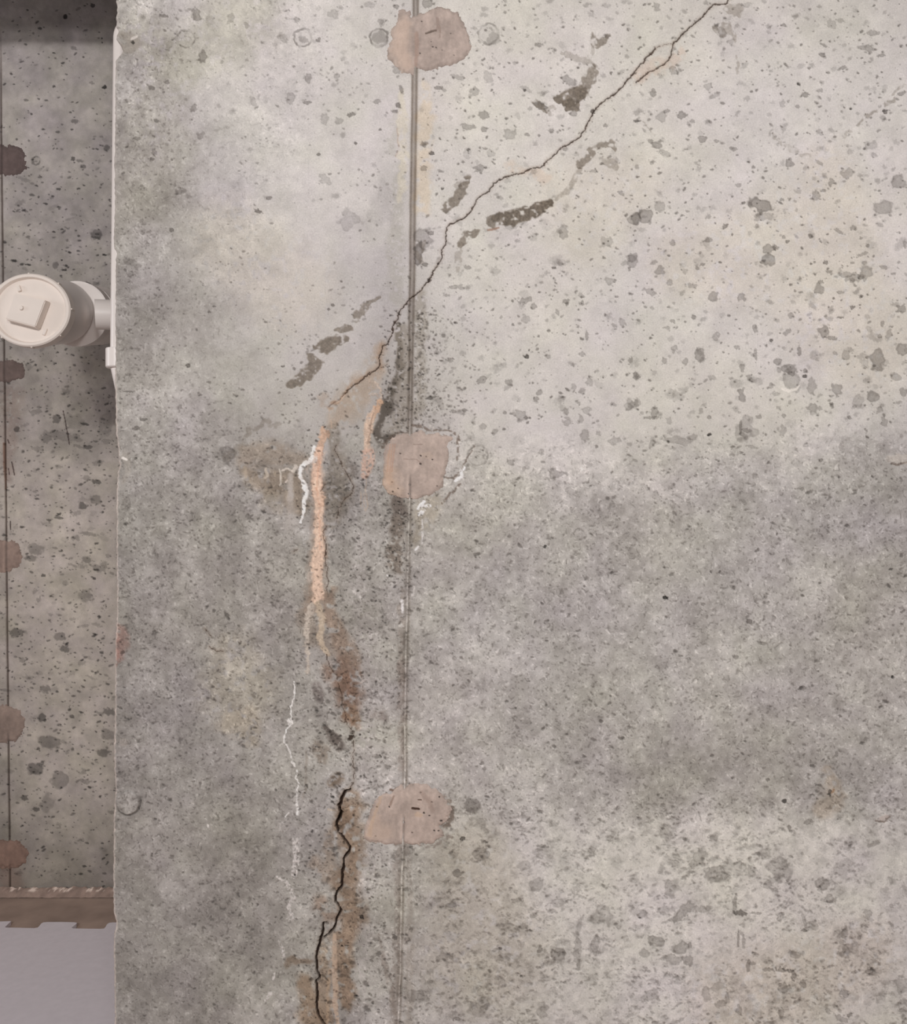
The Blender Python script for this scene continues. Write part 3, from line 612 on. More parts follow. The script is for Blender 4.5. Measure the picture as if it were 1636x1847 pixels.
# brown leak stains
for pts, col, al in (
    (M([(1150, 380, 60), (1080, 560, 90), (980, 700, 110), (820, 900, 140), (700, 1050, 110)]), (170, 153, 138), .62),
    (M([(1140, 360, 20), (1110, 450, 24), (1110, 540, 20)]), (160, 134, 114), .35),
    (M([(980, 640, 16), (850, 740, 16), (720, 880, 14), (610, 940, 14)]), (160, 130, 108), .45),
    (M([(560, 850, 40), (540, 960, 40)]), (165, 148, 134), .4),
    (M([(900, 760, 100), (880, 950, 90), (860, 1050, 60)]), (164, 152, 140), .4),
    (Dd([(790, 1060, 60), (900, 1040, 70), (1050, 1060, 60), (1130, 1090, 40)]), (150, 138, 126), .6),
    (Dd([(800, 1140, 40), (850, 1200, 60), (950, 1220, 80), (1080, 1220, 70), (1100, 1350, 60)]), (144, 131, 116), .62),
    (Dd([(960, 1320, 60), (1000, 1380, 40)]), (140, 132, 118), .4),
    (N([(390, 1000, 50), (330, 1200, 60), (420, 1400, 80), (560, 1500, 60)]), (140, 126, 114), .42),
    (N([(560, 1060, 60), (560, 1250, 60), (640, 1400, 70), (720, 1560, 80), (760, 1720, 90)]), (138, 120, 106), .66),
    (O([(760, 60, 130), (860, 160, 160), (900, 300, 120), (860, 440, 110), (900, 600, 60)]), (134, 113, 100), .78),
    (O([(900, 150, 90), (880, 280, 90)]), (128, 104, 90), .45),
    (O([(860, 480, 60), (960, 640, 50)]), (134, 112, 92), .5),
    (O([(880, 1350, 90), (900, 1500, 120), (860, 1640, 120)]), (142, 124, 108), .6),
    (Q([(700, 40, 100), (700, 200, 140), (760, 400, 80), (680, 620, 110), (740, 900, 110), (660, 1150, 90), (680, 1400, 70), (700, 1700, 60)]), (140, 121, 104), .74),
    (Q([(480, 820, 70), (560, 900, 60)]), (136, 116, 102), .5),
    (Q([(330, 1480, 60), (380, 1650, 90), (400, 1840, 110)]), (132, 112, 92), .6),
    (Q([(230, 1320, 40), (360, 1310, 34), (240, 1290, 20)]), (120, 106, 92), .6),
    (Q([(500, 1200, 50), (500, 1500, 60), (520, 1840, 60)]), (148, 128, 108), .55),
    (Q([(440, 470, 60), (560, 600, 50), (520, 300, 40)]), (152, 134, 118), .4),
    (E([(380, 1330, 60), (330, 1450, 60), (290, 1560, 26)]), (144, 136, 122), .5),
    (K([(1180, 1300, 40), (1200, 1450, 60), (1150, 1500, 60)]), (166, 153, 138), .5),
    (K([(1180, 1400, 7), (1175, 1412, 7)]), (120, 88, 60), .5),
    ([(1230, 480, 60), (1450, 450, 120), (1560, 620, 90), (1490, 310, 50)], (206, 197, 184), .42),
    ([(1030, 350, 60), (1130, 330, 60), (1060, 420, 60)], (204, 196, 182), .3),
    ([(410, 430, 70), (520, 520, 80)], (196, 187, 174), .35), ([(430, 30, 70), (330, 120, 40), (250, 60, 40)], (178, 175, 160), .35),
    ([(870, 1720, 110), (850, 1560, 70)], (172, 164, 150), .38), ([(1340, 1810, 90), (1560, 1720, 60)], (182, 170, 156), .35),
    ([(430, 1240, 70), (420, 1180, 40)], (168, 160, 144), .4), ([(260, 330, 60), (300, 120, 50)], (160, 157, 146), .3),
    (G([(40, 440, 34), (60, 520, 36), (40, 600, 30), (40, 660, 16)]), (150, 112, 103), .42),
    (G([(32, 450, 12), (34, 560, 14), (32, 640, 10)]), (170, 130, 120), .4),
    (G([(720, 1000, 70), (800, 960, 60), (820, 1070, 60)]), (172, 162, 146), .5),
    (B([(340, 520, 40), (350, 760, 46), (340, 1000, 50), (330, 1240, 40)]), (208, 194, 176), .7),
    (B([(860, 990, 30), (1000, 1020, 20), (1060, 1060, 30)]), (206, 188, 172), .45),
    (Cc([(60, 450, 34), (190, 380, 44), (290, 330, 34)]), (204, 186, 172), .5),
    (B([(205, 780, 6), (200, 930, 5)]), (170, 150, 138), .6),
    (B([(215, 560, 20), (225, 900, 16), (215, 1200, 14)]), (206, 198, 182), .6),
):
    f.stroke(pts, col, min(.95, al * 1.1), soft=.6, jitter=10, jscale=18, breakup=.34, bscale=11, seed=741, tex=True)
f.stroke(B([(720, 1358, 6), (760, 1352, 7), (785, 1344, 5)]), (150, 122, 108), .8, jitter=.4)

# pale washed columns left of the seam
for pts, al in ((N([(830, 560, 40), (800, 900, 70), (850, 1300, 90), (900, 1700, 110)]), .5), (O([(1060, 0, 60), (1100, 300, 90), (1050, 700, 90), (1040, 1100, 100), (1060, 1380, 60)]), .6),
                (Q([(900, 330, 60), (880, 500, 70), (860, 700, 80)]), .6), (Q([(860, 1040, 60), (820, 1250, 60), (830, 1500, 60), (780, 1800, 60)]), .55),
                (N([(960, 60, 50), (970, 130, 40)]), .6), (M([(760, 1200, 50), (740, 1330, 40)]), .45), (M([(590, 1370, 30), (585, 1330, 20)]), .5),
                (N([(520, 520, 22), (590, 560, 30)]), .45), (N([(110, 330, 90), (210, 420, 80), (230, 480, 50)]), .35)):
    f.stroke(pts, (176, 170, 168), al, soft=.7, jitter=9, jscale=18, breakup=.44, bscale=6, seed=761, tex=True)

# ---- the form seam: a fin with a dark groove either side
seam = [(751, -20), (750, 0), (750.5, 30), (748.6, 122), (747.3, 214), (745.6, 305), (744.6, 420), (743.8, 500), (742, 590), (740.6, 700), (739.5, 780), (738.8, 900),
        (736, 1000), (734.5, 1090), (731.5, 1200), (730.4, 1300), (731.2, 1380), (730.5, 1410), (727.4, 1480), (725.5, 1570), (723.6, 1640), (722, 1736), (718, 1850)]
sy = [p[1] for p in seam]; sx = [p[0] for p in seam]
SX = np.interp(f.ys, sy, sx)[:, None] + (fbm(0 * Y + 5, Y, 40, 801, 2) - 0.5) * 1.4
u = X - SX
wgt = np.ones_like(u)
topw = 1 - sstep(560, 640, Y)                      # upper part: wide double line
amp = 0.75 + 0.35 * (vnoise(0 * X, Y, 14, 803) - 0.5)
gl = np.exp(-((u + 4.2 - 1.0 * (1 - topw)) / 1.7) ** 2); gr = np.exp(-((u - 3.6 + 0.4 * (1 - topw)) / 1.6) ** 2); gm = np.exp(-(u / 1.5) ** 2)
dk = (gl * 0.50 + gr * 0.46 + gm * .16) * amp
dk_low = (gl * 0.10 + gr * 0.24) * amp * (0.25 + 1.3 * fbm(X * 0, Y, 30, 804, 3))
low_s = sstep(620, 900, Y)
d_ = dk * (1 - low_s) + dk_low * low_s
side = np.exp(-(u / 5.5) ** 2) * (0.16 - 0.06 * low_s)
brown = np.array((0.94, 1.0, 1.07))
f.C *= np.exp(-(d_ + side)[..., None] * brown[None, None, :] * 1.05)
f.C *= (1 + gm * (0.04 + 0.15 * low_s) * (0.2 + 1.5 * vnoise(X, Y, 5, 805)))[..., None]
f.H += (gl + gr) * 0.0013 - gm * 0.0012

# ---- mineral deposits
PART_CRACK, PART_WIDE, PART_SAL, PART_SAL2, PART_WHITE, PART_WHITE2 = 1, 2, 3, 4, 5, 6
f.stroke(N([(450, 0, 62), (460, 350, 52), (450, 700, 70), (440, 1000, 70), (400, 1150, 60)]), (150, 128, 112), .45, soft=.6, jitter=5, jscale=9, seed=771)


def deposit(pts, col, part, alpha=.92, jitter=3.2, relief=-0.0009, breakup=0.0, soft=.3, seed=811):
    g_ = sum(col) / 3.0
    col = tuple((g_ + (c - g_) * 0.70) * 1.01 for c in col)
    pts = [(a, b, c * 1.15) for a, b, c in pts]
    return f.stroke(pts, col, alpha, soft=soft, jitter=jitter, jscale=4.2, relief=relief, part=part, breakup=max(breakup, .20), bscale=3.6, seed=seed, mott=.13)


deposit(M([(552, 1165, 24), (565, 1210, 32), (540, 1300, 24), (520, 1390, 30)]), (208, 164, 134), PART_SAL)
deposit(M([(515, 1380, 40), (500, 1500, 42), (500, 1600, 44), (500, 1700, 48), (505, 1800, 40), (520, 1850, 46)]), (228, 182, 154), PART_SAL)
deposit(M([(605, 1190, 14), (610, 1230, 12)]), (196, 150, 120), PART_SAL, .7)
deposit(N([(452, 60, 40), (450, 130, 40), (470, 230, 36), (462, 350, 34), (458, 450, 34), (470, 550, 36), (462, 680, 50), (445, 760, 46), (445, 880, 36),
           (452, 980, 44), (460, 1040, 42), (425, 1095, 20)]), (228, 188, 160), PART_SAL)
deposit(N([(495, 180, 14), (490, 240, 16)]), (220, 176, 146), PART_SAL)
deposit(N([(385, 900, 26), (380, 850, 12), (400, 840, 12)]), (186, 168, 154), PART_SAL, .7)
f.stroke(M([(520, 1400, 8), (525, 1500, 9), (500, 1620, 8), (505, 1800, 8)]), (212, 160, 132), .35, jitter=2, seed=815)
f.stroke(N([(440, 100, 8), (465, 250, 7), (470, 540, 7), (470, 640, 8)]), (212, 162, 136), .35, jitter=2.4, breakup=.4, seed=816)
deposit(N([(403, 1110, 14), (385, 1170, 28), (372, 1260, 28), (355, 1330, 24), (360, 1420, 17), (352, 1490, 19), (365, 1560, 14), (365, 1640, 14), (360, 1712, 14)]),
        (196, 180, 164), PART_SAL, .85, breakup=.30)
deposit(N([(448, 1105, 18), (468, 1180, 28), (495, 1240, 24), (486, 1350, 24), (465, 1410, 22), (500, 1490, 20), (545, 1560, 18)]), (200, 176, 148), PART_SAL, .85)
deposit(M([(1000, 620, 7), (1010, 700, 5), (1015, 800, 5)]), (200, 170, 148), PART_SAL2, .5)
deposit(M([(1080, 705, 10), (1120, 770, 11), (1130, 850, 12)]), (212, 186, 166), PART_SAL2, .75)
deposit(M([(1020, 830, 8), (1080, 820, 10), (1105, 860, 10)]), (196, 172, 154), PART_SAL2, .6)
deposit(M([(1118, 895, 26), (1085, 960, 26), (1055, 1040, 24)]), (206, 158, 122), PART_SAL2, .88)
deposit(M([(1055, 980, 22), (1020, 1080, 40), (1000, 1180, 36), (985, 1290, 26), (990, 1360, 28)]), (216, 178, 150), PART_SAL2, .85)
deposit(M([(1005, 1390, 50), (1000, 1480, 56), (985, 1560, 44), (955, 1620, 26)]), (208, 164, 142), PART_SAL2, .8, breakup=.40)
f.stroke(M([(1050, 1000, 7), (1020, 1180, 9), (1000, 1300, 8)]), (150, 130, 116), .6, jitter=2, seed=817)
f.stroke(N([(830, 130, 5), (832, 260, 5)]), (180, 160, 142), .5); f.stroke(N([(880, 20, 5), (870, 120, 5), (890, 260, 6), (870, 300, 6)]), (184, 164, 146), .5)
f.stroke(N([(858, 150, 4), (862, 290, 5)]), (184, 164, 146), .45)
WH = (236, 230, 226)
deposit(M([(470, 1340, 14), (440, 1470, 18), (400, 1490, 18), (350, 1530, 22), (330, 1600, 14)]), WH, PART_WHITE, .92, jitter=2.4)
deposit(M([(350, 1540, 20), (335, 1600, 14), (365, 1690, 15), (375, 1740, 15), (405, 1790, 14), (390, 1850, 12)]), WH, PART_WHITE, .95, jitter=1.8)
deposit(N([(300, 0, 14), (345, 70, 12), (362, 130, 11), (330, 200, 13), (335, 270, 12), (325, 340, 9), (300, 400, 9)]), WH, PART_WHITE, .95, jitter=1.8)
deposit(N([(315, 450, 6), (330, 520, 14), (340, 590, 12)]), (196, 190, 186), PART_WHITE, .6, breakup=.45)
deposit(M([(440, 1470, 30), (470, 1460, 30)]), (224, 214, 208), PART_WHITE, .7, breakup=.42)
deposit(M([(290, 1530, 18), (270, 1580, 12), (210, 1550, 6), (140, 1580, 7), (130, 1560, 6)]), (214, 200, 186), PART_WHITE, .85, jitter=1.4)
deposit(M([(140, 1580, 9), (145, 1640, 8), (140, 1710, 6)]), (206, 194, 180), PART_WHITE, .8, jitter=1.4)
f.stroke(M([(245, 1610, 26), (240, 1700, 24), (235, 1850, 28)]), (186, 176, 168), .6, soft=.5); f.stroke(N([(210, 0, 24), (215, 120, 26), (215, 250, 34), (215, 420, 60)]), (182, 175, 170), .55, soft=.7)
f.stroke(M([(205, 1665, 10), (190, 1680, 8)]), (214, 200, 190), .8); f.stroke(M([(85, 1580, 12), (85, 1620, 10)]), (196, 180, 162), .4)
f.stroke(Dd([(792, 1125, 9), (798, 1180, 8)]), (180, 166, 150), .6); f.stroke(Dd([(915, 1130, 7), (922, 1175, 8), (908, 1185, 5)]), (196, 184, 170), .75)
f.stroke(M([(400, 1530, 8), (405, 1590, 10)]), (180, 168, 160), .6)
f.stroke(M([(585, 1390, 18), (560, 1480, 10), (555, 1620, 20)]), (190, 176, 166), .6, breakup=.45)
for T, pts, c in ((O, [(292, 170, 4), (298, 250, 6), (300, 340, 7), (262, 430, 8), (262, 500, 6), (265, 560, 7), (275, 620, 7), (225, 660, 7), (192, 740, 8), (190, 810, 8), (245, 890, 7), (275, 990, 7)], 0),
                  (O, [(240, 575, 14), (235, 620, 12), (262, 600, 10)], .45),
                  (O, [(275, 1020, 9), (320, 1090, 9), (330, 1140, 8), (310, 1180, 7), (345, 1250, 9), (320, 1330, 8), (325, 1390, 7), (320, 1460, 10), (335, 1520, 14), (330, 1570, 14)], .42),
                  (O, [(240, 1560, 6), (195, 1610, 5)], .3)):
    deposit(T(pts), (232, 226, 222), PART_WHITE2, .9, jitter=1.6, breakup=c)
for T, pts in ((I, [(1215, 420, 22), (1215, 560, 18), (1200, 650, 18)]), (I, [(1165, 720, 10), (1195, 800, 12), (1165, 860, 9), (1190, 925, 10), (1150, 945, 6)]),
               (I, [(1130, 1130, 8), (1135, 1190, 7)]), (I, [(1065, 1425, 14), (1020, 1450, 12), (1012, 1475, 8)]), (I, [(1070, 1300, 8), (1065, 1330, 6)]),
               (Q, [(110, 1130, 10), (150, 1250, 8)]), (I, [(1090, 660, 8), (1160, 700, 8)])):
    deposit(T(pts), (222, 212, 208), PART_WHITE2, .75, jitter=2.2, breakup=.47)
deposit(E([(345, 1330, 12), (315, 1360, 13), (350, 1345, 12), (375, 1350, 10)]), (240, 238, 240), 7, .95, jitter=2.0, breakup=.42)
deposit(E([(330, 1385, 10), (320, 1400, 12), (345, 1380, 8)]), (240, 238, 240), 7, .95, jitter=2.0, breakup=.42)
deposit(E([(333, 1430, 4), (335, 1500, 5), (332, 1570, 4)]), (214, 208, 206), 7, .8, jitter=.8, breakup=.4)
deposit(E([(308, 1590, 5), (292, 1612, 6)]), (226, 222, 222), 7, .85, jitter=.8)
deposit(E([(580, 1128, 8), (560, 1145, 8), (568, 1175, 8), (530, 1200, 8)]), (238, 234, 234), 7, .95, jitter=1.0)
f.stroke(E([(530, 965, 5), (555, 975, 6)]), (226, 220, 214), .8); f.stroke(E([(385, 875, 10), (395, 890, 7)]), (214, 206, 198), .6, breakup=.4)
f.stroke(E([(610, 1060, 4), (640, 1000, 3)]), (220, 214, 208), .6)
f.stroke(Hh([(285, 195, 6), (275, 240, 7)]), (212, 206, 202), .7, breakup=.42); f.stroke(Hh([(215, 275, 9), (215, 340, 7)]), (232, 228, 228), .9, breakup=.36)
f.stroke(Hh([(125, 125, 5), (127, 130, 5)]), (235, 232, 230), .9)
f.stroke(Q([(590, 1080, 12), (590, 1250, 22), (590, 1450, 26), (600, 1560, 22), (590, 1650, 22), (620, 1850, 16)]), (192, 168, 148), .72, soft=.3, breakup=.28, relief=-.0006)
f.stroke(Q([(550, 1380, 14), (535, 1500, 12), (530, 1600, 12), (525, 1850, 14)]), (180, 156, 132), .55, soft=.4, breakup=.34)
f.stroke(F([(900, 660, 8), (940, 672, 9), (985, 660, 8), (1000, 640, 5)]), (232, 226, 218), .8, jitter=.6)
f.blob(375, 1490, 2.5, 3.5, 0, .8, col=(226, 220, 216))
f.stroke(I([(1425, 215, 8), (1470, 225, 6)]), (196, 178, 160), .6); f.stroke(I([(1530, 215, 5), (1560, 210, 5)]), (190, 170, 150), .6)

# round pour-back lump with its lower-right shadow painted into a notch near the free end
wl = f.win(205, 258, 1420, 1475); r = np.hypot(f.X[wl] - 231, (f.Y[wl] - 1447)) + (fbm(f.X[wl], f.Y[wl], 8, 831, 2) - .5) * 3
lump = 1 - sstep(19, 22.5, r)
lump *= 1 - sstep(1468, 1470, f.Y[wl])
f.H[wl] -= lump * 0.004
f.C[wl] *= (1 + lump * 0.05 + lump * 0.35 * (fbm(f.X[wl], f.Y[wl], 6, 833, 2) - .5))[..., None]
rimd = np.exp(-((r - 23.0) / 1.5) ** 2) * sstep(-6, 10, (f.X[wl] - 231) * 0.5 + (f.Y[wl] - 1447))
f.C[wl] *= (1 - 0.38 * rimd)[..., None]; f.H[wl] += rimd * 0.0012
f.stroke([(226, 820, 7), (232, 850, 5), (222, 870, 4)], (178, 170, 160), .3, jitter=2)
f.blob(224, 1340, 8, 8, 0, .3, col=(182, 172, 164)); f.stroke([(222, 826, 2.5), (229, 829, 2)], (232, 226, 220), .9, jitter=.5)
# half-moon lips at the right
for T, pts in ((F, [(1545, 1100, 4), (1580, 1108, 5), (1636, 1092, 5)]), (K, [(1450, 1572, 4), (1500, 1580, 5), (1538, 1550, 4)])):
    f.stroke(T(pts), (118, 108, 102), .8, jitter=.8, relief=.0014)
f.blob(1625, 828, 22, 9, 0, .45, col=(192, 182, 172), relief=-.0012); f.blob(1594, 1474, 12, 4.5, -.3, .5, col=(188, 172, 164), relief=-.001)

# pale arris at the free end: the light it catches painted in
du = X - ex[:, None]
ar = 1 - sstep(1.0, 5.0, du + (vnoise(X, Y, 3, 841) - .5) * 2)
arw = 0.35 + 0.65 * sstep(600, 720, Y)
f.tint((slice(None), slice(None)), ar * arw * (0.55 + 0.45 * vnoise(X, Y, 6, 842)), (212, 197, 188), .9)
f.H += np.clip(1 - du / 4.0, 0, 1) ** 2 * 0.0022
f.stroke([(212, 60, 5), (232, 66, 9), (246, 78, 10), (230, 88, 9), (222, 84, 5)], (140, 134, 126), .55, soft=.4, jitter=3)
f.stroke([(237, 70, 2.2), (246, 66, 2)], (214, 206, 200), .8, jitter=1); f.blob(239, 76, 3, 3, 0, .5, relief=.002)

scatter(900, 530, 700, 760, 1860, 0.8, 2.0, 0.25, 0.62, None, 2.0, 0.0009)
scatter(420, 690, 760, 560, 1060, 0.8, 2.0, 0.25, 0.66, lambda x, y: 1.0 if x < 745 else 0.3, 1.8, 0.0009)
scatter(160, 560, 760, 1200, 1860, 1.8, 4.0, 0.2, 0.5, None, 1.8, 0.001)
# ---- cracks: real grooves
CR = (50, 36, 29)


def crack(pts, w0, part, alpha=.9, depth=.006, jitter=1.6, soft=.35, seed=851, js=5.0, brk=0.0):
    P = [(p[0], p[1], (p[2] if len(p) > 2 else w0)) for p in pts]
    if w0 < 1.5: P = [(a, b, c * .74) for a, b, c in P]; depth = depth * .45; jitter = 2.1; alpha = alpha * .95
    f.stroke([(a, b, c + 3.0) for a, b, c in P], (128, 110, 96), .16, soft=.8, jitter=2, seed=seed)
    f.stroke(P, CR, alpha, soft=soft, jitter=jitter, jscale=js, relief=depth, part=part, seed=seed, breakup=brk)


main = Cc([(585, -30), (582, 0), (575, 18), (530, 24), (490, 28), (462, 58), (430, 95), (398, 122), (365, 155), (335, 178), (305, 205), (283, 232), (262, 250)]) + \
       Cc([(248, 290), (244, 320), (230, 350), (195, 385), (150, 410), (118, 425), (90, 440), (60, 470), (35, 488)])
crack([(a, b, 1.35) for a, b in main[:13]], 1.3, PART_CRACK, .85)
crack([(a, b, 1.15) for a, b in main[12:]], 1.1, PART_CRACK, .75)
br = Cc([(248, 258), (205, 262), (150, 285)]); crack([(a, b, .7) for a, b in br], .7, 0, .5, .002)
mb = Cc([(150, 285), (135, 310), (95, 340), (85, 362), (30, 420), (0, 460)]) + B([(1600, 405), (1575, 440), (1530, 490), (1500, 525), (1440, 575), (1380, 615), (1345, 655),
     (1330, 690), (1300, 750), (1265, 805), (1230, 835), (1160, 865), (1130, 890), (1100, 925), (1065, 950), (1050, 980), (1010, 988), (975, 995), (935, 1015), (890, 1025),
     (830, 1040), (760, 1080), (730, 1118), (715, 1140), (690, 1150), (660, 1165), (640, 1210), (615, 1250), (580, 1285), (530, 1310), (500, 1320), (480, 1345), (470, 1370),
     (472, 1440), (445, 1475), (450, 1520), (425, 1560), (400, 1600), (385, 1636)]) + E([(370, 25), (330, 70), (290, 105), (262, 125), (240, 155), (200, 195), (190, 240),
     (165, 275), (155, 330), (150, 350), (130, 390), (100, 410), (92, 440), (78, 475), (84, 505), (80, 530), (50, 555), (15, 578)])
n_b = len(mb)
crack([(a, b, 1.15) for a, b in mb], 1.15, PART_CRACK, .82)
crack([(a, b, 1.05) for a, b in M([(1012, 608), (985, 640), (940, 680), (890, 715), (850, 742), (800, 790), (770, 822)])], 1.0, PART_CRACK, .72)
crack([(a, b, .8) for a, b in M([(770, 822), (745, 850), (715, 890), (660, 905), (615, 940)])], .8, 0, .5, .002)
f.stroke(M([(770, 825, 7), (730, 880, 7), (690, 905, 6)]), (206, 184, 166), .7, jitter=1, seed=5)
f.stroke(M([(615, 960, 6), (615, 1010, 6), (630, 1080, 7), (650, 1150, 9)]), (190, 168, 150), .55, jitter=2, breakup=.38)
crack([(a, b, .8) for a, b in M([(1130, 560), (1190, 525)])], .7, 0, .5, .002)
crack([(a, b, .75) for a, b in M([(690, 1320), (668, 1370), (690, 1400), (720, 1460), (760, 1550), (800, 1620), (830, 1670), (862, 1720), (845, 1750), (845, 1790), (770, 1845)])], .75, 8, .62, .003)
crack([(a, b, .7) for a, b in N([(690, 190), (655, 240), (635, 290), (620, 390)])], .7, 8, .5, .002)
for c_ in (N([(515, 60), (495, 100), (475, 130)]), N([(525, 430), (500, 480), (505, 540), (525, 600), (518, 700), (520, 760), (538, 800), (530, 850), (545, 920), (530, 980), (540, 1020)]),
           N([(240, 660), (275, 640)]), G([(555, 440), (590, 480)]), G([(580, 545), (620, 570), (660, 570)])):
    crack([(a, b, .85) for a, b in c_], .85, 0, .6, .002)
crack([(a, b, 1.0) for a, b in N([(525, 600), (518, 700)])], 1.0, 0, .7, .003)
crack([(a, b, 1.0) for a, b in N([(530, 1560), (540, 1620), (560, 1670), (585, 1705)])], 1.0, PART_WIDE, .65, .004)
crack([(a, b, .8) for a, b in O([(700, 60), (745, 95), (752, 170), (770, 240), (795, 300), (798, 360), (792, 420), (810, 465), (838, 520), (838, 590), (862, 640), (895, 680), (915, 715), (915, 750)])],
      .8, PART_WIDE, .62, .003)
f.blob(*O([(890, 765)])[0], 4.2, 6.0, .5, .85, col=(50, 40, 34), relief=.004)
crack([(a, b, 1.0) for a, b in O([(780, 580), (810, 598), (838, 600)])], 1.0, 0, .7, .003)
f.stroke(O([(905, 600, 8), (940, 580, 9), (1000, 585, 7)]), (104, 82, 62), .6, jitter=2, breakup=.3)
crack([(a, b, .85) for a, b in O([(920, 800), (922, 850), (930, 900), (913, 930), (913, 1000), (918, 1060), (928, 1120), (925, 1170), (925, 1230), (900, 1270), (885, 1310)])], .85, PART_WIDE, .65, .003)
crack([(a, b, c) for a, b, c in O([(885, 1310, 9), (840, 1325, 14), (815, 1365, 15), (795, 1400, 14), (792, 1440, 12), (768, 1475, 15), (778, 1520, 12), (790, 1550, 16), (780, 1590, 16), (750, 1640, 12)])],
      2, PART_WIDE, .97, .009, 1.2, .25)
crack([(a, b, c) for a, b, c in Q([(635, 0, 8), (642, 30, 9), (625, 70, 8), (606, 110, 8), (606, 140, 9), (620, 175, 10), (615, 192, 6)])], 2, PART_WIDE, .97, .009, 1.0, .25)
crack([(a, b, c) for a, b, c in Q([(628, 202, 5), (660, 230, 9), (695, 280, 9), (712, 312, 8), (724, 330, 7), (716, 360, 8), (690, 390, 9), (668, 425, 6), (666, 460, 6), (668, 490, 9), (652, 540, 9),
       (656, 580, 10), (650, 620, 9), (655, 655, 9), (625, 690, 9), (606, 720, 7), (596, 750, 7), (598, 795, 9), (625, 825, 7), (645, 860, 10), (630, 900, 8), (605, 940, 8), (600, 980, 8), (580, 1025, 8),
       (545, 1068, 7), (500, 1100, 4)])], 2, PART_WIDE, .97, .009, 1.0, .25)
crack([(a, b, c) for a, b, c in Q([(515, 970, 4), (488, 985, 8), (492, 1030, 8), (485, 1070, 9), (468, 1110, 9), (460, 1160, 9), (440, 1215, 8), (433, 1270, 8), (434, 1330, 9), (438, 1390, 8), (460, 1430, 9),
       (455, 1455, 9), (425, 1475, 6), (434, 1500, 9), (436, 1560, 9), (442, 1610, 9), (434, 1660, 9), (438, 1720, 9), (452, 1780, 8), (475, 1810, 8), (503, 1850, 8), (520, 1880, 8)])], 2, PART_WIDE, .97, .009, 1.0, .25)
f.blob(*Q([(655, 1172)])[0], 2.6, 1.8, 0, .75); f.blob(*Q([(690, 1170)])[0], 5, 1.2, 0, .5)
# fissures round the middle patch
for pts in (E([(640, 1000, 4), (600, 1060, 4), (560, 1140, 6), (520, 1190, 6), (460, 1180, 6)]), E([(560, 1220, 6), (520, 1260, 8), (450, 1330, 8)]),
            E([(270, 870, 6), (340, 885, 6), (370, 910, 7), (420, 900, 6), (480, 900, 5), (540, 930, 6), (555, 965, 6)]), E([(100, 1000, 12), (130, 960, 10), (180, 920, 6), (250, 915, 5)]),
            E([(540, 950, 8), (545, 1010, 6), (540, 1080, 6)])):
    f.stroke(pts, (96, 84, 76), .6, jitter=2.6, breakup=.36, relief=.0012)
f.stroke(J([(700, 190, 14), (700, 240, 14), (680, 290, 14), (640, 290, 8)]), (104, 94, 86), .75, jitter=3.5, relief=.001, breakup=.34)
f.stroke(J([(660, 130, 16), (690, 150, 12)]), (122, 110, 102), .6, jitter=4, breakup=.36)
f.stroke(J([(560, 420, 10), (640, 390, 12), (700, 350, 12)]), (120, 112, 106), .6, jitter=4, breakup=.38)
f.stroke(J([(340, 80, 6), (360, 85, 7), (375, 70, 4)]), (110, 92, 82), .8, jitter=1)


# darker colours are shifted a touch warmer
_dk = np.clip((178 - f.C.mean(-1)) / 60, 0, 1)
f.C[..., 1] *= 1 - 0.018 * _dk
f.C[..., 2] *= 1 - 0.030 * _dk


# ---- turn the face into meshes
def face_points(fc, k, dist):
    px = (fc.X - CX) * k
    pz = EYE - (fc.Y - CY) * k
    py = dist + fc.H
    return np.stack([px, py, pz], -1).astype(np.float32)


def quads(nr, nc):
    idx = np.arange(nr * nc).reshape(nr, nc)
    return np.stack([idx[:-1, :-1], idx[1:, :-1], idx[1:, 1:], idx[:-1, 1:]], -1).reshape(-1, 4)


def mesh_from(name, co, q, col=None):
    me = bpy.data.meshes.new(name)
    me.vertices.add(len(co)); me.vertices.foreach_set('co', np.ascontiguousarray(co, np.float32).ravel())
    me.loops.add(len(q) * 4); me.loops.foreach_set('vertex_index', np.ascontiguousarray(q, np.int32).ravel())
    me.polygons.add(len(q)); me.polygons.foreach_set('loop_start', np.arange(0, len(q) * 4, 4, dtype=np.int32))
    me.update(calc_edges=True)
    if col is not None:
        a = me.color_attributes.new('pigment', 'FLOAT_COLOR', 'POINT')
        rgba = np.ones((len(co), 4), np.float32); rgba[:, :3] = col
        a.data.foreach_set('color', rgba.ravel())
    me.shade_smooth()
    return me


def submesh(name, co, q, col):
    used, inv = np.unique(q.ravel(), return_inverse=True)
    return mesh_from(name, co[used], inv.reshape(q.shape), col[used])


concrete = surface_mat('cast_concrete', 0.92, 0.14, 420.0, 0.35)
crack_mat = surface_mat('crack_edge', 0.95, 0.10, 300.0, 0.2)
mineral_mat = surface_mat('mineral_crust', 0.8, 0.16, 700.0, 0.6)

P3 = face_points(f, K1, D1)
alb = np.clip(srgb2lin(np.clip(f.C, 4, 250)) / LIGHT, 0.003, 0.93).astype(np.float32)
THICK = 0.20
nr, nc = f.X.shape
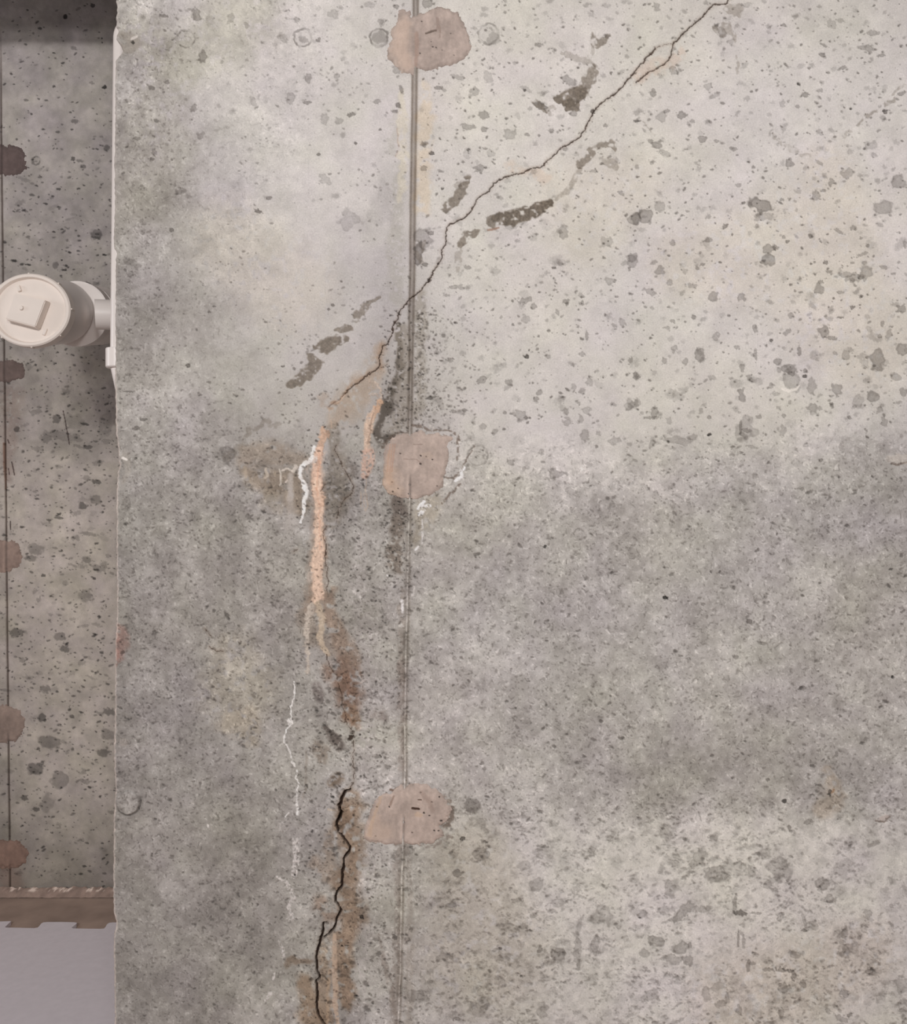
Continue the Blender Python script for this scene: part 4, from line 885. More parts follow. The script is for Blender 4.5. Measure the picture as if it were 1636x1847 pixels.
# side return (free end) and back of the wall as extra columns
Pe = P3[:, :1].copy(); Pe[..., 1] = D1 + THICK; Pe[..., 0] = P3[:, 2:3, 0] * 0 + (214 - CX) * K1
Pm = P3[:, :1].copy(); Pm[..., 1] = D1 + 0.03; Pm[..., 0] = np.maximum(P3[:, :1, 0], 0 * P3[:, :1, 0] + (210 - CX) * K1)
Pb = Pe.copy(); Pb[..., 0] = 2.5
P3 = np.concatenate([Pb, Pe, Pm, P3], 1); alb = np.concatenate([alb[:, :1]] * 3 + [alb], 1)
part = np.concatenate([np.zeros((nr, 3), np.int16), f.part], 1)
qa = quads(nr, nc + 3)
fp = part.reshape(-1)[qa[:, 0]]
co = P3.reshape(-1, 3); cl = alb.reshape(-1, 3)
wall_front = link('wall_front', submesh('wall_front', co, qa[fp == 0], cl), concrete)
tag(wall_front, kind='structure')
for pid, nm, mt, lb in ((1, 'crack', crack_mat, 'thin dark diagonal crack running from the top edge down to the left'),
                        (2, 'crack', crack_mat, 'wide black vertical crack in the lower part of the wall'),
                        (8, 'crack', crack_mat, 'hairline crack right of the salmon streak'),
                        (3, 'mineral_streak', mineral_mat, 'long salmon coloured mineral streak that forks at its lower end'),
                        (4, 'mineral_streak', mineral_mat, 'short orange mineral streak left of the middle patch'),
                        (5, 'mineral_streak', mineral_mat, 'white mineral trickle branching left of the salmon streak'),
                        (6, 'mineral_streak', mineral_mat, 'thin broken white mineral trickle low on the wall'),
                        (7, 'mineral_streak', mineral_mat, 'small white mineral crust below the middle patch')):
    if (fp == pid).any():
        o = link(nm, submesh(nm, co, qa[fp == pid], cl), mt, wall_front)
        o['label'] = lb


# ------------------------------------------------------------------ mortar patches: thin raised caps over the form ties
patch_mat = surface_mat('repair_mortar', 0.88, 0.07, 520.0, 0.3)


def make_patch(outline, base, lighter, k, dist, parent, label, seed, seam_x=None, seam_from=None, height=0.0022, step=1.1, pits=(), extra=None, edge_rough=3.0, light=LIGHT):
    P = np.asarray(outline, float)
    px = np.arange(P[:, 0].min() - 8, P[:, 0].max() + 8, step); py = np.arange(P[:, 1].min() - 8, P[:, 1].max() + 8, step)
    g = Face(px, py, seed)
    w, sd = g.poly_sd(outline, edge_rough, 7.0, 40, seed)
    full = np.full(g.X.shape, -99.0, np.float32); full[w] = sd
    sd = full
    X, Y = g.X, g.Y
    g.C[:] = np.asarray(base, np.float32)
    if lighter:
        (lx, ly, lr, lc, la) = lighter
        m = 1 - sstep(lr * .4, lr, np.hypot((X - lx) * 1.4, (Y - ly) * 0.8) + (fbm(X, Y, 26, seed + 2, 3) - .5) * 50)
        g.tint((slice(None), slice(None)), m, lc, la)
    g.C *= (1 + 0.13 * (fbm(X, Y, 22, seed + 3, 4) - .5) * 2 + .05 * (fbm(X, Y, 4, seed + 7, 2) - .5) * 2)[..., None]
    g.C *= (1 + 0.05 * (fbm(X * 1.0, Y * 0.35, 5, seed + 4, 2) - .5) * 2)[..., None]       # trowel drag
    rim = np.exp(-(sd / 2.6) ** 2)
    g.C *= (1 - 0.10 * rim * (vnoise(X, Y, 4, seed + 6) > .45))[..., None]
    hgt = height * sstep(-1.0, 7.0, sd) + 0.0009 * (fbm(X, Y, 18, seed + 5, 3) - .5) * 2 * sstep(0, 8, sd)
    if seam_x:
        u = X - (np.interp(Y, sy, sx) if seam_x is True else seam_x)
        wv = sstep(seam_from - 6, seam_from + 12, Y)
        g.C *= (1 - wv * (0.20 * np.exp(-((u - 1.2) / 2.0) ** 2)) + wv * 0.08 * np.exp(-((u + 3) / 2.5) ** 2))[..., None]
        hgt = hgt - wv * 0.0009 * np.exp(-((u - 1.5) / 2.2) ** 2)
    g.H = (-hgt).astype(np.float32)
    for (x, y, r, s_) in pits:
        g.blob(x, y, r * 1.4, r, 0.2, s_, relief=.0012, seed=seed + 8)
    if extra: extra(g)
    P_ = face_points(g, k, dist)
    ins = (sd > -1.0)
    q = quads(*X.shape)
    keep = ins.reshape(-1)[q].all(1)
    q = q[keep]
    col = np.clip(srgb2lin(np.clip(g.C, 4, 250)) / light, .003, .93).astype(np.float32).reshape(-1, 3)
    co = P_.reshape(-1, 3).copy()
    # close the cap: border wall and back set 3 mm into the concrete
    used, inv = np.unique(q.ravel(), return_inverse=True); q = inv.reshape(q.shape)
    co = co[used]; col = col[used]; n = len(co)
    back = co.copy(); back[:, 1] = dist + 0.004
    e = np.concatenate([q[:, [0, 1]], q[:, [1, 2]], q[:, [2, 3]], q[:, [3, 0]]])
    key = np.sort(e, 1); _, first, cnt = np.unique(key[:, 0].astype(np.int64) * n + key[:, 1], return_index=True, return_counts=True)
    be = e[first[cnt == 1]]
    sideq = np.stack([be[:, 1], be[:, 0], be[:, 0] + n, be[:, 1] + n], 1)
    allq = np.concatenate([q, sideq, q[:, ::-1] + n])
    me = mesh_from('mortar_patch', np.concatenate([co, back]), allq, np.concatenate([col, col]))
    o = link('mortar_patch', me, patch_mat, parent)
    o['label'] = label
    return o


p1 = B([(195, 70), (215, 52), (232, 58), (240, 68), (262, 62), (270, 100), (300, 92), (320, 78), (345, 82), (380, 55), (420, 42), (470, 50), (500, 52), (520, 75), (545, 68), (560, 110), (580, 140),
        (588, 185), (608, 210), (612, 250), (628, 270), (605, 310), (585, 345), (540, 370), (500, 386), (440, 392), (400, 412), (350, 424), (300, 400), (280, 440), (240, 428), (210, 428),
        (175, 385), (150, 362), (122, 345), (125, 300), (140, 262), (155, 230), (148, 180), (182, 140), (188, 100)])
p2 = E([(182, 930), (215, 922), (260, 925), (290, 918), (310, 905), (340, 900), (352, 925), (400, 925), (430, 915), (440, 930), (500, 935), (515, 950), (490, 972), (482, 1000), (492, 1040), (488, 1080),
        (478, 1110), (470, 1150), (455, 1185), (450, 1240), (420, 1260), (390, 1282), (350, 1300), (300, 1310), (240, 1302), (180, 1292), (140, 1285), (112, 1240), (98, 1215), (102, 1160), (110, 1100),
        (104, 1040), (112, 1000), (140, 978), (160, 950)])
p3 = J([(330, 100), (360, 88), (378, 62), (400, 55), (420, 66), (450, 50), (480, 42), (520, 45), (560, 48), (600, 72), (640, 100), (665, 140), (700, 175), (712, 200), (690, 220), (670, 270), (630, 285),
        (645, 320), (655, 355), (620, 370), (600, 395), (560, 400), (500, 405), (440, 400), (380, 402), (320, 404), (260, 395), (215, 392), (190, 372), (180, 345), (200, 290), (215, 240), (228, 190),
        (245, 150), (270, 115), (300, 100)])


def p1_extra(g):
    g.stroke(B([(355, 200, 5), (385, 190, 6), (415, 185, 5)]), (92, 80, 72), .8, jitter=1, relief=.001)
    g.stroke(B([(420, 110, 8), (425, 160, 8), (415, 190, 6)]), (138, 120, 112), .5, jitter=2)
    g.stroke(B([(300, 200, 12), (300, 330, 14), (295, 390, 8)]), (158, 132, 120), .5, jitter=2)
    g.stroke(B([(225, 150, 40), (200, 300, 46), (250, 390, 30)]), (196, 172, 156), .42, soft=.6, jitter=5)
    g.stroke(B([(435, 160, 6), (440, 220, 5)]), (142, 122, 112), .4, jitter=2)


def p2_extra(g):
    for x in (20, 60, 90):
        g.stroke([(690 + 12 + x * .12, 802, 1.2), (690 + 6 + x * .12, 850, 1.4)], (176, 140, 120), .5, jitter=1)
    g.stroke([(704, 870, 6), (698, 845, 5), (704, 815, 4)], (190, 160, 138), .4, soft=.6, jitter=2)
    g.stroke([(746, 802, .8), (762, 802, .8)], (140, 122, 114), .6, jitter=.4)
    g.stroke([(728, 828, .8), (752, 829, .9), (760, 836, .7)], (142, 122, 112), .5, jitter=.6)
    g.blob(770, 822, 10, 6, 0, .35, col=(190, 170, 154))


def p3_extra(g):
    g.stroke(J([(470, 187, 6), (490, 190, 7), (512, 192, 5)]), (62, 44, 36), .9, jitter=1, relief=.0015)
    g.stroke(J([(505, 137, 4), (525, 138, 4)]), (84, 66, 56), .8, jitter=.6)
    g.stroke(J([(345, 150, 6), (340, 170, 6), (360, 115, 5)]), (134, 112, 100), .6, jitter=1)
    g.stroke(J([(260, 240, 26), (230, 340, 34), (300, 330, 50)]), (188, 166, 150), .45, soft=.6, jitter=4)
    g.stroke(J([(285, 120, 8), (240, 250, 10), (215, 340, 12)]), (192, 166, 144), .55, soft=.6, jitter=3)
    g.stroke(J([(520, 100, 12), (560, 130, 16), (590, 200, 10)]), (150, 130, 120), .4, soft=.6, jitter=4)
    g.blob(*J([(505, 222)])[0], 7, 5, 0, .4, col=(196, 168, 140))


def T1(T, l): return [(*T([(x, y)])[0], r, s_) for x, y, r, s_ in l]


make_patch(p1, (172, 157, 149), (712, 90, 60, (184, 168, 156), .4), K1, D1, wall_front, 'rough brown mortar patch at the top of the seam', 900, 750.0, 900, extra=p1_extra,
           pits=T1(B, [(265, 98, 2, .0), (330, 130, 1.2, .5), (395, 280, 1.1, .5), (415, 285, 1.2, .5), (318, 318, 1.4, .6), (385, 250, 1, .5), (500, 200, 1, .4), (520, 330, 1, .4), (300, 60, 1.3, .5), (450, 300, .9, .4)]))
make_patch(p2, (176, 160, 151), (700, 880, 46, (190, 166, 146), .6), K1, D1, wall_front, 'squarish tan mortar patch in the middle of the seam', 920, True, 856, extra=p2_extra,
           pits=[(758.5, 822, 1.3, .6), (769, 824, 1, .5), (780, 829, 1.4, .75), (758.5, 836.5, 1.4, .6), (722, 818, 1.1, .5), (709, 887, 1.3, .5), (718, 881, 1, .5), (739, 874, 1.2, .5), (738, 891, 1.3, .5), (789, 877, 1.1, .4), (707, 870, 1.2, .3), (797, 887, 1.8, .6)])
make_patch(p3, (174, 158, 149), None, K1, D1, wall_front, 'ragged brown mortar patch at the bottom of the seam', 940, True, 1470, extra=p3_extra, edge_rough=4.0,
           pits=T1(J, [(262, 180, 1.2, .6), (335, 178, 1.1, .6), (540, 215, 1.6, .6), (572, 230, 1.2, .6), (520, 95, 1.3, .4), (600, 320, 1.4, .6), (625, 320, 1.3, .6), (630, 120, 1.8, .6), (255, 350, 1, .4), (640, 260, 1.6, .6), (420, 270, 1.2, .5), (585, 150, 1.2, .4), (470, 330, 1, .4)]))

# ================================================================== FAR WALL FACE
LIGHT2 = 0.52
x_left2 = CX - 3.2 / K2
y_top2 = CY - (CEIL - EYE) / K2; y_bot2 = CY + EYE / K2
b = Face(axis(x_left2, -14.0, 262.0, CX + 2.4 / K2, 1.15, maxstep=7.0), axis(y_top2, -10.0, 1620.0, y_bot2, 1.15, maxstep=7.0), 150)
gx2 = [-10, 60, 110, 160, 210]
gy2 = [-10, 40, 60, 100, 200, 300, 400, 500, 600, 700, 760, 800, 830, 900, 1000, 1100, 1200, 1300, 1400, 1500, 1540, 1610]
rows2 = [[128, 128, 126, 126, 124], [128, 128, 126, 126, 124], [130, 130, 128, 128, 126], [132, 131, 129, 129, 128], [136, 138, 138, 136, 132], [134, 136, 134, 130, 130], [128, 128, 126, 124, 124],
         [124, 126, 124, 122, 120], [122, 124, 124, 122, 120], [118, 126, 126, 124, 122], [120, 126, 128, 122, 116], [124, 122, 118, 116, 118], [128, 134, 136, 132, 132], [130, 140, 144, 140, 134],
         [130, 142, 144, 142, 138], [130, 138, 142, 140, 136], [126, 134, 138, 138, 134], [120, 134, 138, 138, 132], [118, 130, 134, 138, 132], [108, 122, 126, 126, 120], [104, 116, 120, 118, 112], [102, 110, 112, 110, 108]]
tone = base_map(b, gx2, gy2, rows2, 9)
X, Y = b.X, b.Y
warm = 0.35 + 0.65 * sstep(200, 1100, Y)
b.C[..., 0] = tone * (1.02 + 0.015 * warm); b.C[..., 1] = tone * (0.986 - 0.003 * warm); b.C[..., 2] = tone * (0.980 - 0.05 * warm)
ch = fbm(X, Y, 40, 152, 3) - .5
b.C[..., 2] *= 1 - .045 * ch; b.C[..., 1] *= 1 + .015 * ch
b.C *= (1 + .14 * (fbm(X, Y, 26, 155, 4) - .5) * 2)[..., None]
b.C *= (1 + .05 * (fbm(X, Y, 6, 158, 3) - .5) * 2)[..., None]
b.H += (fbm(X, Y, 22, 159, 3) - .5) * .002
rs2 = np.random.RandomState(21)
for k in range(2600):
    x = rs2.uniform(-10, 215); y = rs2.uniform(-5, 1612)
    dens = np.interp(y, [0, 60, 240, 420, 900, 1400, 1600], [.25, .35, .5, .8, 1, 1, .6])
    if rs2.rand() > dens: continue
    r = .75 + 1.4 * rs2.rand() ** 3
    b.blob(x, y, r * rs2.uniform(1, 2.4), r, rs2.uniform(-.7, .5), rs2.uniform(.15, .5), soft=.35, rough=.5, relief=.001, seed=160 + k % 4)
for k in range(110):
    x = rs2.uniform(-5, 205); y = rs2.uniform(250, 1580)
    b.blob(x, y, rs2.uniform(3, 11), rs2.uniform(2.2, 5), rs2.uniform(-.5, .5), rs2.uniform(.07, .17), rough=.9, seed=170 + k % 4)
Z1 = tile(0, 0, 6.158); Z4 = tile(0, 240, 6.292); Z2 = tile(0, 460, 6.292); Z5 = tile(0, 700, 4.617); Z6 = tile(0, 1100, 3.694)
for T, l in ((Z1, [(730, 185, 22, 24, .6), (1030, 60, 22, 24, .45), (445, 315, 22, 12, .45), (370, 368, 16, 12, .3), (600, 588, 18, 8, .6), (820, 535, 36, 22, .2), (1160, 968, 24, 24, .6), (1015, 920, 28, 18, .2),
                    (825, 1345, 48, 24, .28), (640, 1465, 24, 15, .35), (290, 1110, 30, 16, .3), (1190, 1645, 34, 32, .3), (515, 1115, 20, 13, .35), (1130, 425, 9, 9, .6), (1135, 472, 9, 9, .5)]),
             (Z4, [(830, 290, 26, 22, .42), (905, 315, 44, 16, .25), (940, 380, 34, 22, .3), (1090, 1150, 60, 60, .25), (1100, 1185, 60, 16, .3), (665, 635, 26, 12, .45), (890, 628, 20, 10, .5), (518, 803, 26, 9, .5),
                    (605, 1120, 18, 10, .5), (630, 1500, 30, 44, .25), (315, 1492, 30, 10, .5), (720, 1555, 32, 10, .55), (1185, 1382, 24, 10, .65), (150, 1450, 50, 14, .25), (790, 1357, 28, 8, .5), (700, 1442, 10, 10, .65)]),
             (Z5, [(140, 340, 24, 24, .45), (705, 300, 36, 10, .4), (800, 780, 44, 18, .35), (685, 980, 36, 26, .35), (800, 935, 50, 36, .22), (730, 490, 40, 18, .35), (490, 1080, 40, 12, .35), (740, 1215, 70, 16, .2),
                    (720, 1430, 40, 34, .25), (830, 1500, 60, 34, .18), (300, 1340, 66, 50, .2), (255, 1420, 55, 26, .25), (360, 1560, 20, 12, .4), (785, 1585, 14, 12, .5), (470, 260, 40, 30, .3), (380, 420, 50, 34, .2),
                    (620, 270, 90, 60, .12), (880, 300, 60, 100, .12), (520, 400, 160, 40, .14), (710, 1740, 60, 50, .17)]),
             (Z6, [(110, 150, 50, 30, .3), (400, 180, 40, 26, .25), (430, 260, 40, 20, .3), (280, 720, 26, 26, .35), (330, 880, 76, 40, .25), (240, 1060, 50, 40, .3), (400, 1130, 60, 50, .22), (690, 955, 38, 30, .28),
                    (725, 680, 34, 24, .3), (300, 530, 34, 26, .25), (165, 1255, 26, 18, .35), (310, 1290, 44, 60, .15), (240, 1330, 24, 14, .35), (570, 1145, 36, 16, .2), (720, 830, 40, 34, .22), (480, 710, 16, 12, .35)])):
    for x, y, rx, ry, s_ in l:
        (px, py, prx, pry), = T([(x, y, rx, ry)])
        b.blob(px, py, prx, pry, 0.15, s_, rough=.6, relief=.0008, seed=180 + int(x) % 4)
b.ring(65, 289, 7.5, 1.8, .3)
for pts, wd in ((Z5([(528, 190), (545, 290), (578, 470)]), .9), (Z5([(98, 615), (120, 722)]), 1.1), (Z5([(70, 670), (78, 720)]), 1.0), (Z5([(85, 1110), (88, 1180)]), .9), (Z5([(65, 430), (75, 460)]), 1.2)):
    b.stroke([(x, y, wd) for x, y in pts], (52, 44, 42), .85, jitter=.4, relief=.001)
# brown run-off from the pipe penetration and the ties
b.stroke([(20, 720, 24), (18, 790, 14), (14, 860, 7)], (100, 84, 78), .35, soft=.8, jitter=8, jscale=14, breakup=.35)
b.stroke([(8, 800, 2.6), (9, 840, 2.6), (10, 880, 1.8)], (96, 66, 52), .5, jitter=1)
b.stroke([(22, 1600, 20), (10, 1560, 22)], (104, 82, 72), .4, soft=.8, jitter=5)
# darker foot of the wall
b.dark((slice(None), slice(None)), sstep(1440, 1600, Y) * .04, 1.0)
# seam
sx2 = np.interp(b.ys, [-10, 240, 560, 700, 980, 1100, 1330, 1500, 1615], [1, 2, 6, 8.5, 11.5, 12.6, 15, 17, 18])[:, None]
u = X - sx2
g_ = np.exp(-(u / 1.5) ** 2) * (0.9 + .2 * (vnoise(X * 0, Y, 9, 190) - .5)) * sstep(60, 260, Y + 40)
b.C *= np.exp(-(g_ * .8)[..., None] * np.array((.95, 1.05, 1.1))[None, None])
b.H += g_ * .003
alb2 = np.clip(srgb2lin(np.clip(b.C, 4, 250)) / LIGHT2, .003, .9).astype(np.float32).reshape(-1, 3)
wall_back = link('wall_back', mesh_from('wall_back', face_points(b, K2, D2).reshape(-1, 3), quads(*b.X.shape), alb2), concrete)
tag(wall_back, kind='structure')


def round_outline(cx, cy, rx, ry, n=26, seed=1, sq=2.6):
    r_ = np.random.RandomState(seed); out = []
    for i in range(n):
        a = 2 * math.pi * i / n
        c, s_ = math.cos(a), math.sin(a)
        k = (abs(c) ** sq + abs(s_) ** sq) ** (-1 / sq) * r_.uniform(.93, 1.05)
        out.append((cx + rx * k * c, cy + ry * k * s_))
    return out


for (cx, cy, rx, ry, colr, lb, sd) in (
        (6, 290, 42, 29, (82, 71, 69), 'dark brown mortar patch high on the far wall', 1000),
        (10, 669, 36, 20, (92, 80, 76), 'dark mortar patch below the drain pipe, its shade painted in', 1010),  # darker colour stands for the shade it lies in
        (6, 1003, 31, 29, (118, 102, 94), 'brown mortar patch halfway down the far wall', 1020),
        (6, 1306, 39, 33, (115, 101, 93), 'large brown mortar patch low on the far wall', 1030),
        (10, 1540, 39, 26, (104, 85, 76), 'reddish brown mortar patch just above the floor', 1040)):
    make_patch(round_outline(cx, cy, rx, ry, seed=sd), colr, None, K2, D2, wall_back, lb, sd, float(np.interp(cy, [240, 1615], [2, 18])), -1000 if cy < 1250 else cy + 14, height=.003, step=1.1, light=LIGHT2, edge_rough=5.5)

# white mortar smear along the foot of the far wall
def box(name, x0, x1, y0, y1, z0, z1, mat, parent=None, bev=0.0):
    bm = bmesh.new()
    bmesh.ops.create_cube(bm, size=1)
    for v in bm.verts:
        v.co = Vector((x0 if v.co.x < 0 else x1, y0 if v.co.y < 0 else y1, z0 if v.co.z < 0 else z1))
    if bev: bmesh.ops.bevel(bm, geom=bm.edges[:], offset=bev, segments=2, affect='EDGES')
    me = bpy.data.meshes.new(name); bm.to_mesh(me); bm.free()
    return link(name, me, mat, parent)


# ------------------------------------------------------------------ rest of the shell
floor_mat = plain_mat('floor_concrete', (108, 94, 86), .85, .3, .22, 9.0, light=.385, bump=.2)
box('floor', -3.2, 2.5, -0.6, D2 + 0.05, -0.06, 0.0, floor_mat)['kind'] = 'structure'
grey_mat = plain_mat('ceiling_boards', (150, 140, 128), .9, .2, .1, 4.0)
box('ceiling', -3.2, 2.5, 0.5, D2 + 0.1, CEIL, CEIL + .05, grey_mat)['kind'] = 'structure'
beam = box('trim_1', -3.0, 2.3, 2.12, 2.22, 2.435, CEIL - .001, plain_mat('beam_wood', (120, 84, 70), .7, .3, .2, 6.0), None, .004)
beam['kind'] = 'structure'

# rough concrete lip along the foot of the far wall
lx = np.arange(-3.2, -0.55, 0.004); ly = np.array([0.0, .2, .4, .6, .8, 1.0])
LX, LT = np.meshgrid(lx, ly)
px_ = LX / K2
prof_y = D2 - 0.004 - LT * 0.028; prof_z = 0.018 * (1 - LT ** 1.6) + (fbm(px_, LT * 30, 7, 1100, 3) - .5) * .010 * (1 - LT * .7)
lcol = np.zeros(LX.shape + (3,), np.float32) + np.array((118, 102, 94), np.float32)
lcol *= (1 + .35 * (fbm(px_, LT * 20, 8, 1103, 3) - .5))[..., None]
wm = sstep(.54, .66, fbm(px_, LT * 14, 5, 1106, 3)) * (LT < .45)
lcol = lcol * (1 - wm[..., None]) + np.array((182, 166, 156)) * wm[..., None]
lip = link('trim_2', mesh_from('trim_2', np.stack([LX, prof_y, prof_z + .002], -1).reshape(-1, 3), quads(*LX.shape)[:, ::-1],
           (srgb2lin(np.clip(lcol, 4, 240)) / LIGHT2).reshape(-1, 3)), concrete)
lip['kind'] = 'structure'


# ------------------------------------------------------------------ interlocking foam floor mat
def floor_at(px, py, h=0.0):
    """point at height h seen at a picture position"""
    d = (EYE - h) * FPX / (py - CY)
    return ((px - CX) / FPX * d, d)


MT = 0.011
tooth = [(-8, 1661), (20, 1661.5), (10, 1671), (9, 1672.3), (12, 1673), (40, 1673.6), (62, 1674), (68, 1673), (72, 1669), (74, 1666), (78, 1663.6), (84, 1663),
         (110, 1662.8), (134, 1663.4), (139, 1664.4), (137, 1667), (129, 1673), (132, 1674.4), (160, 1675), (180, 1675.2), (188, 1674.6), (191, 1671), (193, 1667), (197, 1664.4), (203, 1663.6)]
pts = [floor_at(x, y, MT) for x, y in tooth]
per = pts[19][0] - pts[5][0]
# carry the same teeth on to the left and right
one = pts[1:12]
per = pts[12][0] - pts[0][0] if False else (floor_at(139, 1664.4, MT)[0] - floor_at(20, 1661.5, MT)[0])
leftpts = [(x - per * k, y) for k in range(6, 0, -1) for x, y in pts[1:12]]
rightpts = [(x + per * k, y) for k in range(1, 3) for x, y in pts[14:25]]
outl = leftpts + pts[1:] + [p for p in rightpts if p[0] > pts[-1][0] + .002]
x0m, x1m = outl[0][0] - .02, outl[-1][0] + .02
outl = [(x0m, outl[0][1])] + outl + [(x1m, outl[-1][1])]
bm = bmesh.new()
front_y = 1.12
ring = [(x1m, front_y), (x0m, front_y)] + outl
vs = [bm.verts.new((x, y, MT)) for x, y in ring]
fc = bm.faces.new(vs)
r_ = bmesh.ops.extrude_face_region(bm, geom=[fc])
for v in r_['geom']:
    if isinstance(v, bmesh.types.BMVert): v.co.z = 0.0005
bmesh.ops.recalc_face_normals(bm, faces=bm.faces[:])
bmesh.ops.triangulate(bm, faces=[q for q in bm.faces if len(q.verts) > 4], ngon_method='EAR_CLIP')
me = bpy.data.meshes.new('foam_mat'); bm.to_mesh(me); bm.free()
mat_mat = plain_mat('foam', (149, 144, 148), .85, .25, .03, 60.0, light=.385, bump=.15)
fm = link('foam_mat', me, mat_mat)
tag(fm, 'light grey interlocking foam floor mat with dovetail teeth, on the floor at the lower left', 'mat')

# ------------------------------------------------------------------ pipes
pvc = plain_mat('white_plastic', (226, 219, 215), .35, .5, .02, 5.0, light=.83)
pvc_cap = plain_mat('ivory_plastic', (226, 216, 208), .5, .4, .02, 30.0, light=.84)


def revolve(name, profile, origin, axis_v, mat, parent, seg=96, sx=1.0):
    """profile = (distance along axis, radius) pairs; closed surface of revolution"""
    a = Vector(axis_v).normalized()
    up_ = Vector((0, 0, 1)) if abs(a.z) < .9 else Vector((1, 0, 0))
    e1 = a.cross(up_).normalized(); e2 = e1.cross(a).normalized()
    bm = bmesh.new(); rings = []
    for t, r in profile:
        c = Vector(origin) + a * t
        if r < 1e-5: rings.append([bm.verts.new(c)]); continue
        rings.append([bm.verts.new(c + (e1 * math.cos(2 * math.pi * i / seg) * sx + e2 * math.sin(2 * math.pi * i / seg)) * r) for i in range(seg)])
    for p, q in zip(rings[:-1], rings[1:]):
        for i in range(seg):
            j = (i + 1) % seg
            if len(p) == 1 and len(q) == 1: continue
            if len(p) == 1: bm.faces.new((p[0], q[j], q[i]))
            elif len(q) == 1: bm.faces.new((p[i], p[j], q[0]))
            else: bm.faces.new((p[i], p[j], q[j], q[i]))
    bmesh.ops.recalc_face_normals(bm, faces=bm.faces[:])
    me = bpy.data.meshes.new(name); bm.to_mesh(me); bm.free()
    me.shade_smooth()
    try: me.set_sharp_from_angle(angle=math.radians(38))
    except Exception: pass
    return link(name, me, mat, parent)


def at(px, py, d): return Vector(((px - CX) / FPX * d, d, EYE - (py - CY) / FPX * d))


# drain clean-out: cap facing the room, body running back to the right
dc = 2.02
c0 = at(54.0, 559.5, dc)
c1 = at(140.0, 567.0, 2.36)
ax = (c1 - c0).normalized()
Rr = 66.0 / FPX * dc
SXR = 1.0
drain = empty('drain_cleanout', c0)
tag(drain, 'white plastic drain clean-out with a round screw cap, in front of the far wall', 'drain pipe')
Lb = (c1 - c0).length
# the cap's face looks straight at the room; the barrel leaves it obliquely
e_f = Vector((0.02, 1, 0.0)).normalized()
cap = revolve('cap', [(0.004, 0), (0.004, Rr * .86), (0.0, Rr * .875), (-.004, Rr * .90), (-.004, Rr * .965), (-.001, Rr * 1.0), (.022, Rr * 1.0), (.026, Rr * .95), (.026, 0)], c0, e_f, pvc_cap, drain, 128, 1.13)
# raised wrench square, turned a little
sq = [(-10 + 20, 529), (92, 546), (74, 592), (-10 + 20, 577)]
sqf = [Z2([p])[0] for p in ((165, 430), (515, 515), (400, 815), (60, 725))]
bm = bmesh.new()
front = []; backv = []
for (x, y) in sqf:
    d_f = dc - .020
    v = at(x, y, d_f); front.append(v)
cen = sum(front, Vector()) / 4
for v in front:
    w_ = cen + (v - cen) * 1.05; w_.y = dc + .003; backv.append(w_)
fv = [bm.verts.new(v) for v in front]; bv = [bm.verts.new(v) for v in backv]
bm.faces.new(fv); bm.faces.new(bv[::-1])
for i in range(4):
    j = (i + 1) % 4
    bm.faces.new((fv[j], fv[i], bv[i], bv[j]))
bmesh.ops.recalc_face_normals(bm, faces=bm.faces[:])
bmesh.ops.bevel(bm, geom=[e for e in bm.edges], offset=.0018, segments=2, affect='EDGES')
me = bpy.data.meshes.new('wrench_square'); bm.to_mesh(me); bm.free()
ws = link('wrench_square', me, pvc_cap, cap)
btn = revolve('moulding_mark', [(-.0225, 0), (-.0225, .0042), (-.0195, .0052), (-.018, .0052)], at(46, 559, dc - .002) + Vector((0, 0, 0)), (0, 1, 0), pvc_cap, cap, 24)
# little nibs round the rim and pointers on the face
for i in range(8):
    a_ = math.radians(2 + 45 * i)
    pc = c0 + Vector((math.cos(a_) * Rr * 1.13, .004, math.sin(a_) * Rr)) * 1.0
    revolve('rim_nib', [(-.004, 0), (-.004, .0022), (.008, .0026), (.008, 0)], pc, (0, 1, 0), pvc_cap, cap, 12)
for (xa, ya, xb, yb) in ((200, 345, 222, 410), (520, 830, 490, 905)):
    pa = Z2([(xa, ya)])[0]; pb = Z2([(xb, yb)])[0]
    A_ = at(*pa, dc); B_ = at(*pb, dc); mid_ = (A_ + B_) / 2; dv = (B_ - A_)
    o = box('pointer', -.004, .004, -.0012, .004, -dv.length / 2, dv.length / 2, pvc_cap, None, .0008)
    o.location = mid_; o.rotation_euler = (0, math.atan2(dv.x, dv.z), 0)
    o.parent = cap
r_b = Rr * .985


def skew_tube(name, p0, p1, r0, r1, sx0, mat, parent, seg=96, lip_=None, rings=((0, 1), (1, 1))):
    """tube whose cross sections stay parallel to the wall"""
    bm = bmesh.new(); R = []
    for t, k in rings:
        c = p0.lerp(p1, t); rr = (r0 + (r1 - r0) * t) * k; s0 = sx0 + (1.0 - sx0) * t
        R.append([bm.verts.new(c + Vector((math.cos(2 * math.pi * i / seg) * rr * s0, 0, math.sin(2 * math.pi * i / seg) * rr))) for i in range(seg)])
    for p, q in zip(R[:-1], R[1:]):
        for i in range(seg):
            j = (i + 1) % seg
            bm.faces.new((p[i], p[j], q[j], q[i]))
    bm.faces.new(R[0]); bm.faces.new(R[-1][::-1])
    bmesh.ops.recalc_face_normals(bm, faces=bm.faces[:])
    me = bpy.data.meshes.new(name); bm.to_mesh(me); bm.free(); me.shade_smooth()
    try: me.set_sharp_from_angle(angle=math.radians(38))
    except Exception: pass
    return link(name, me, mat, parent)


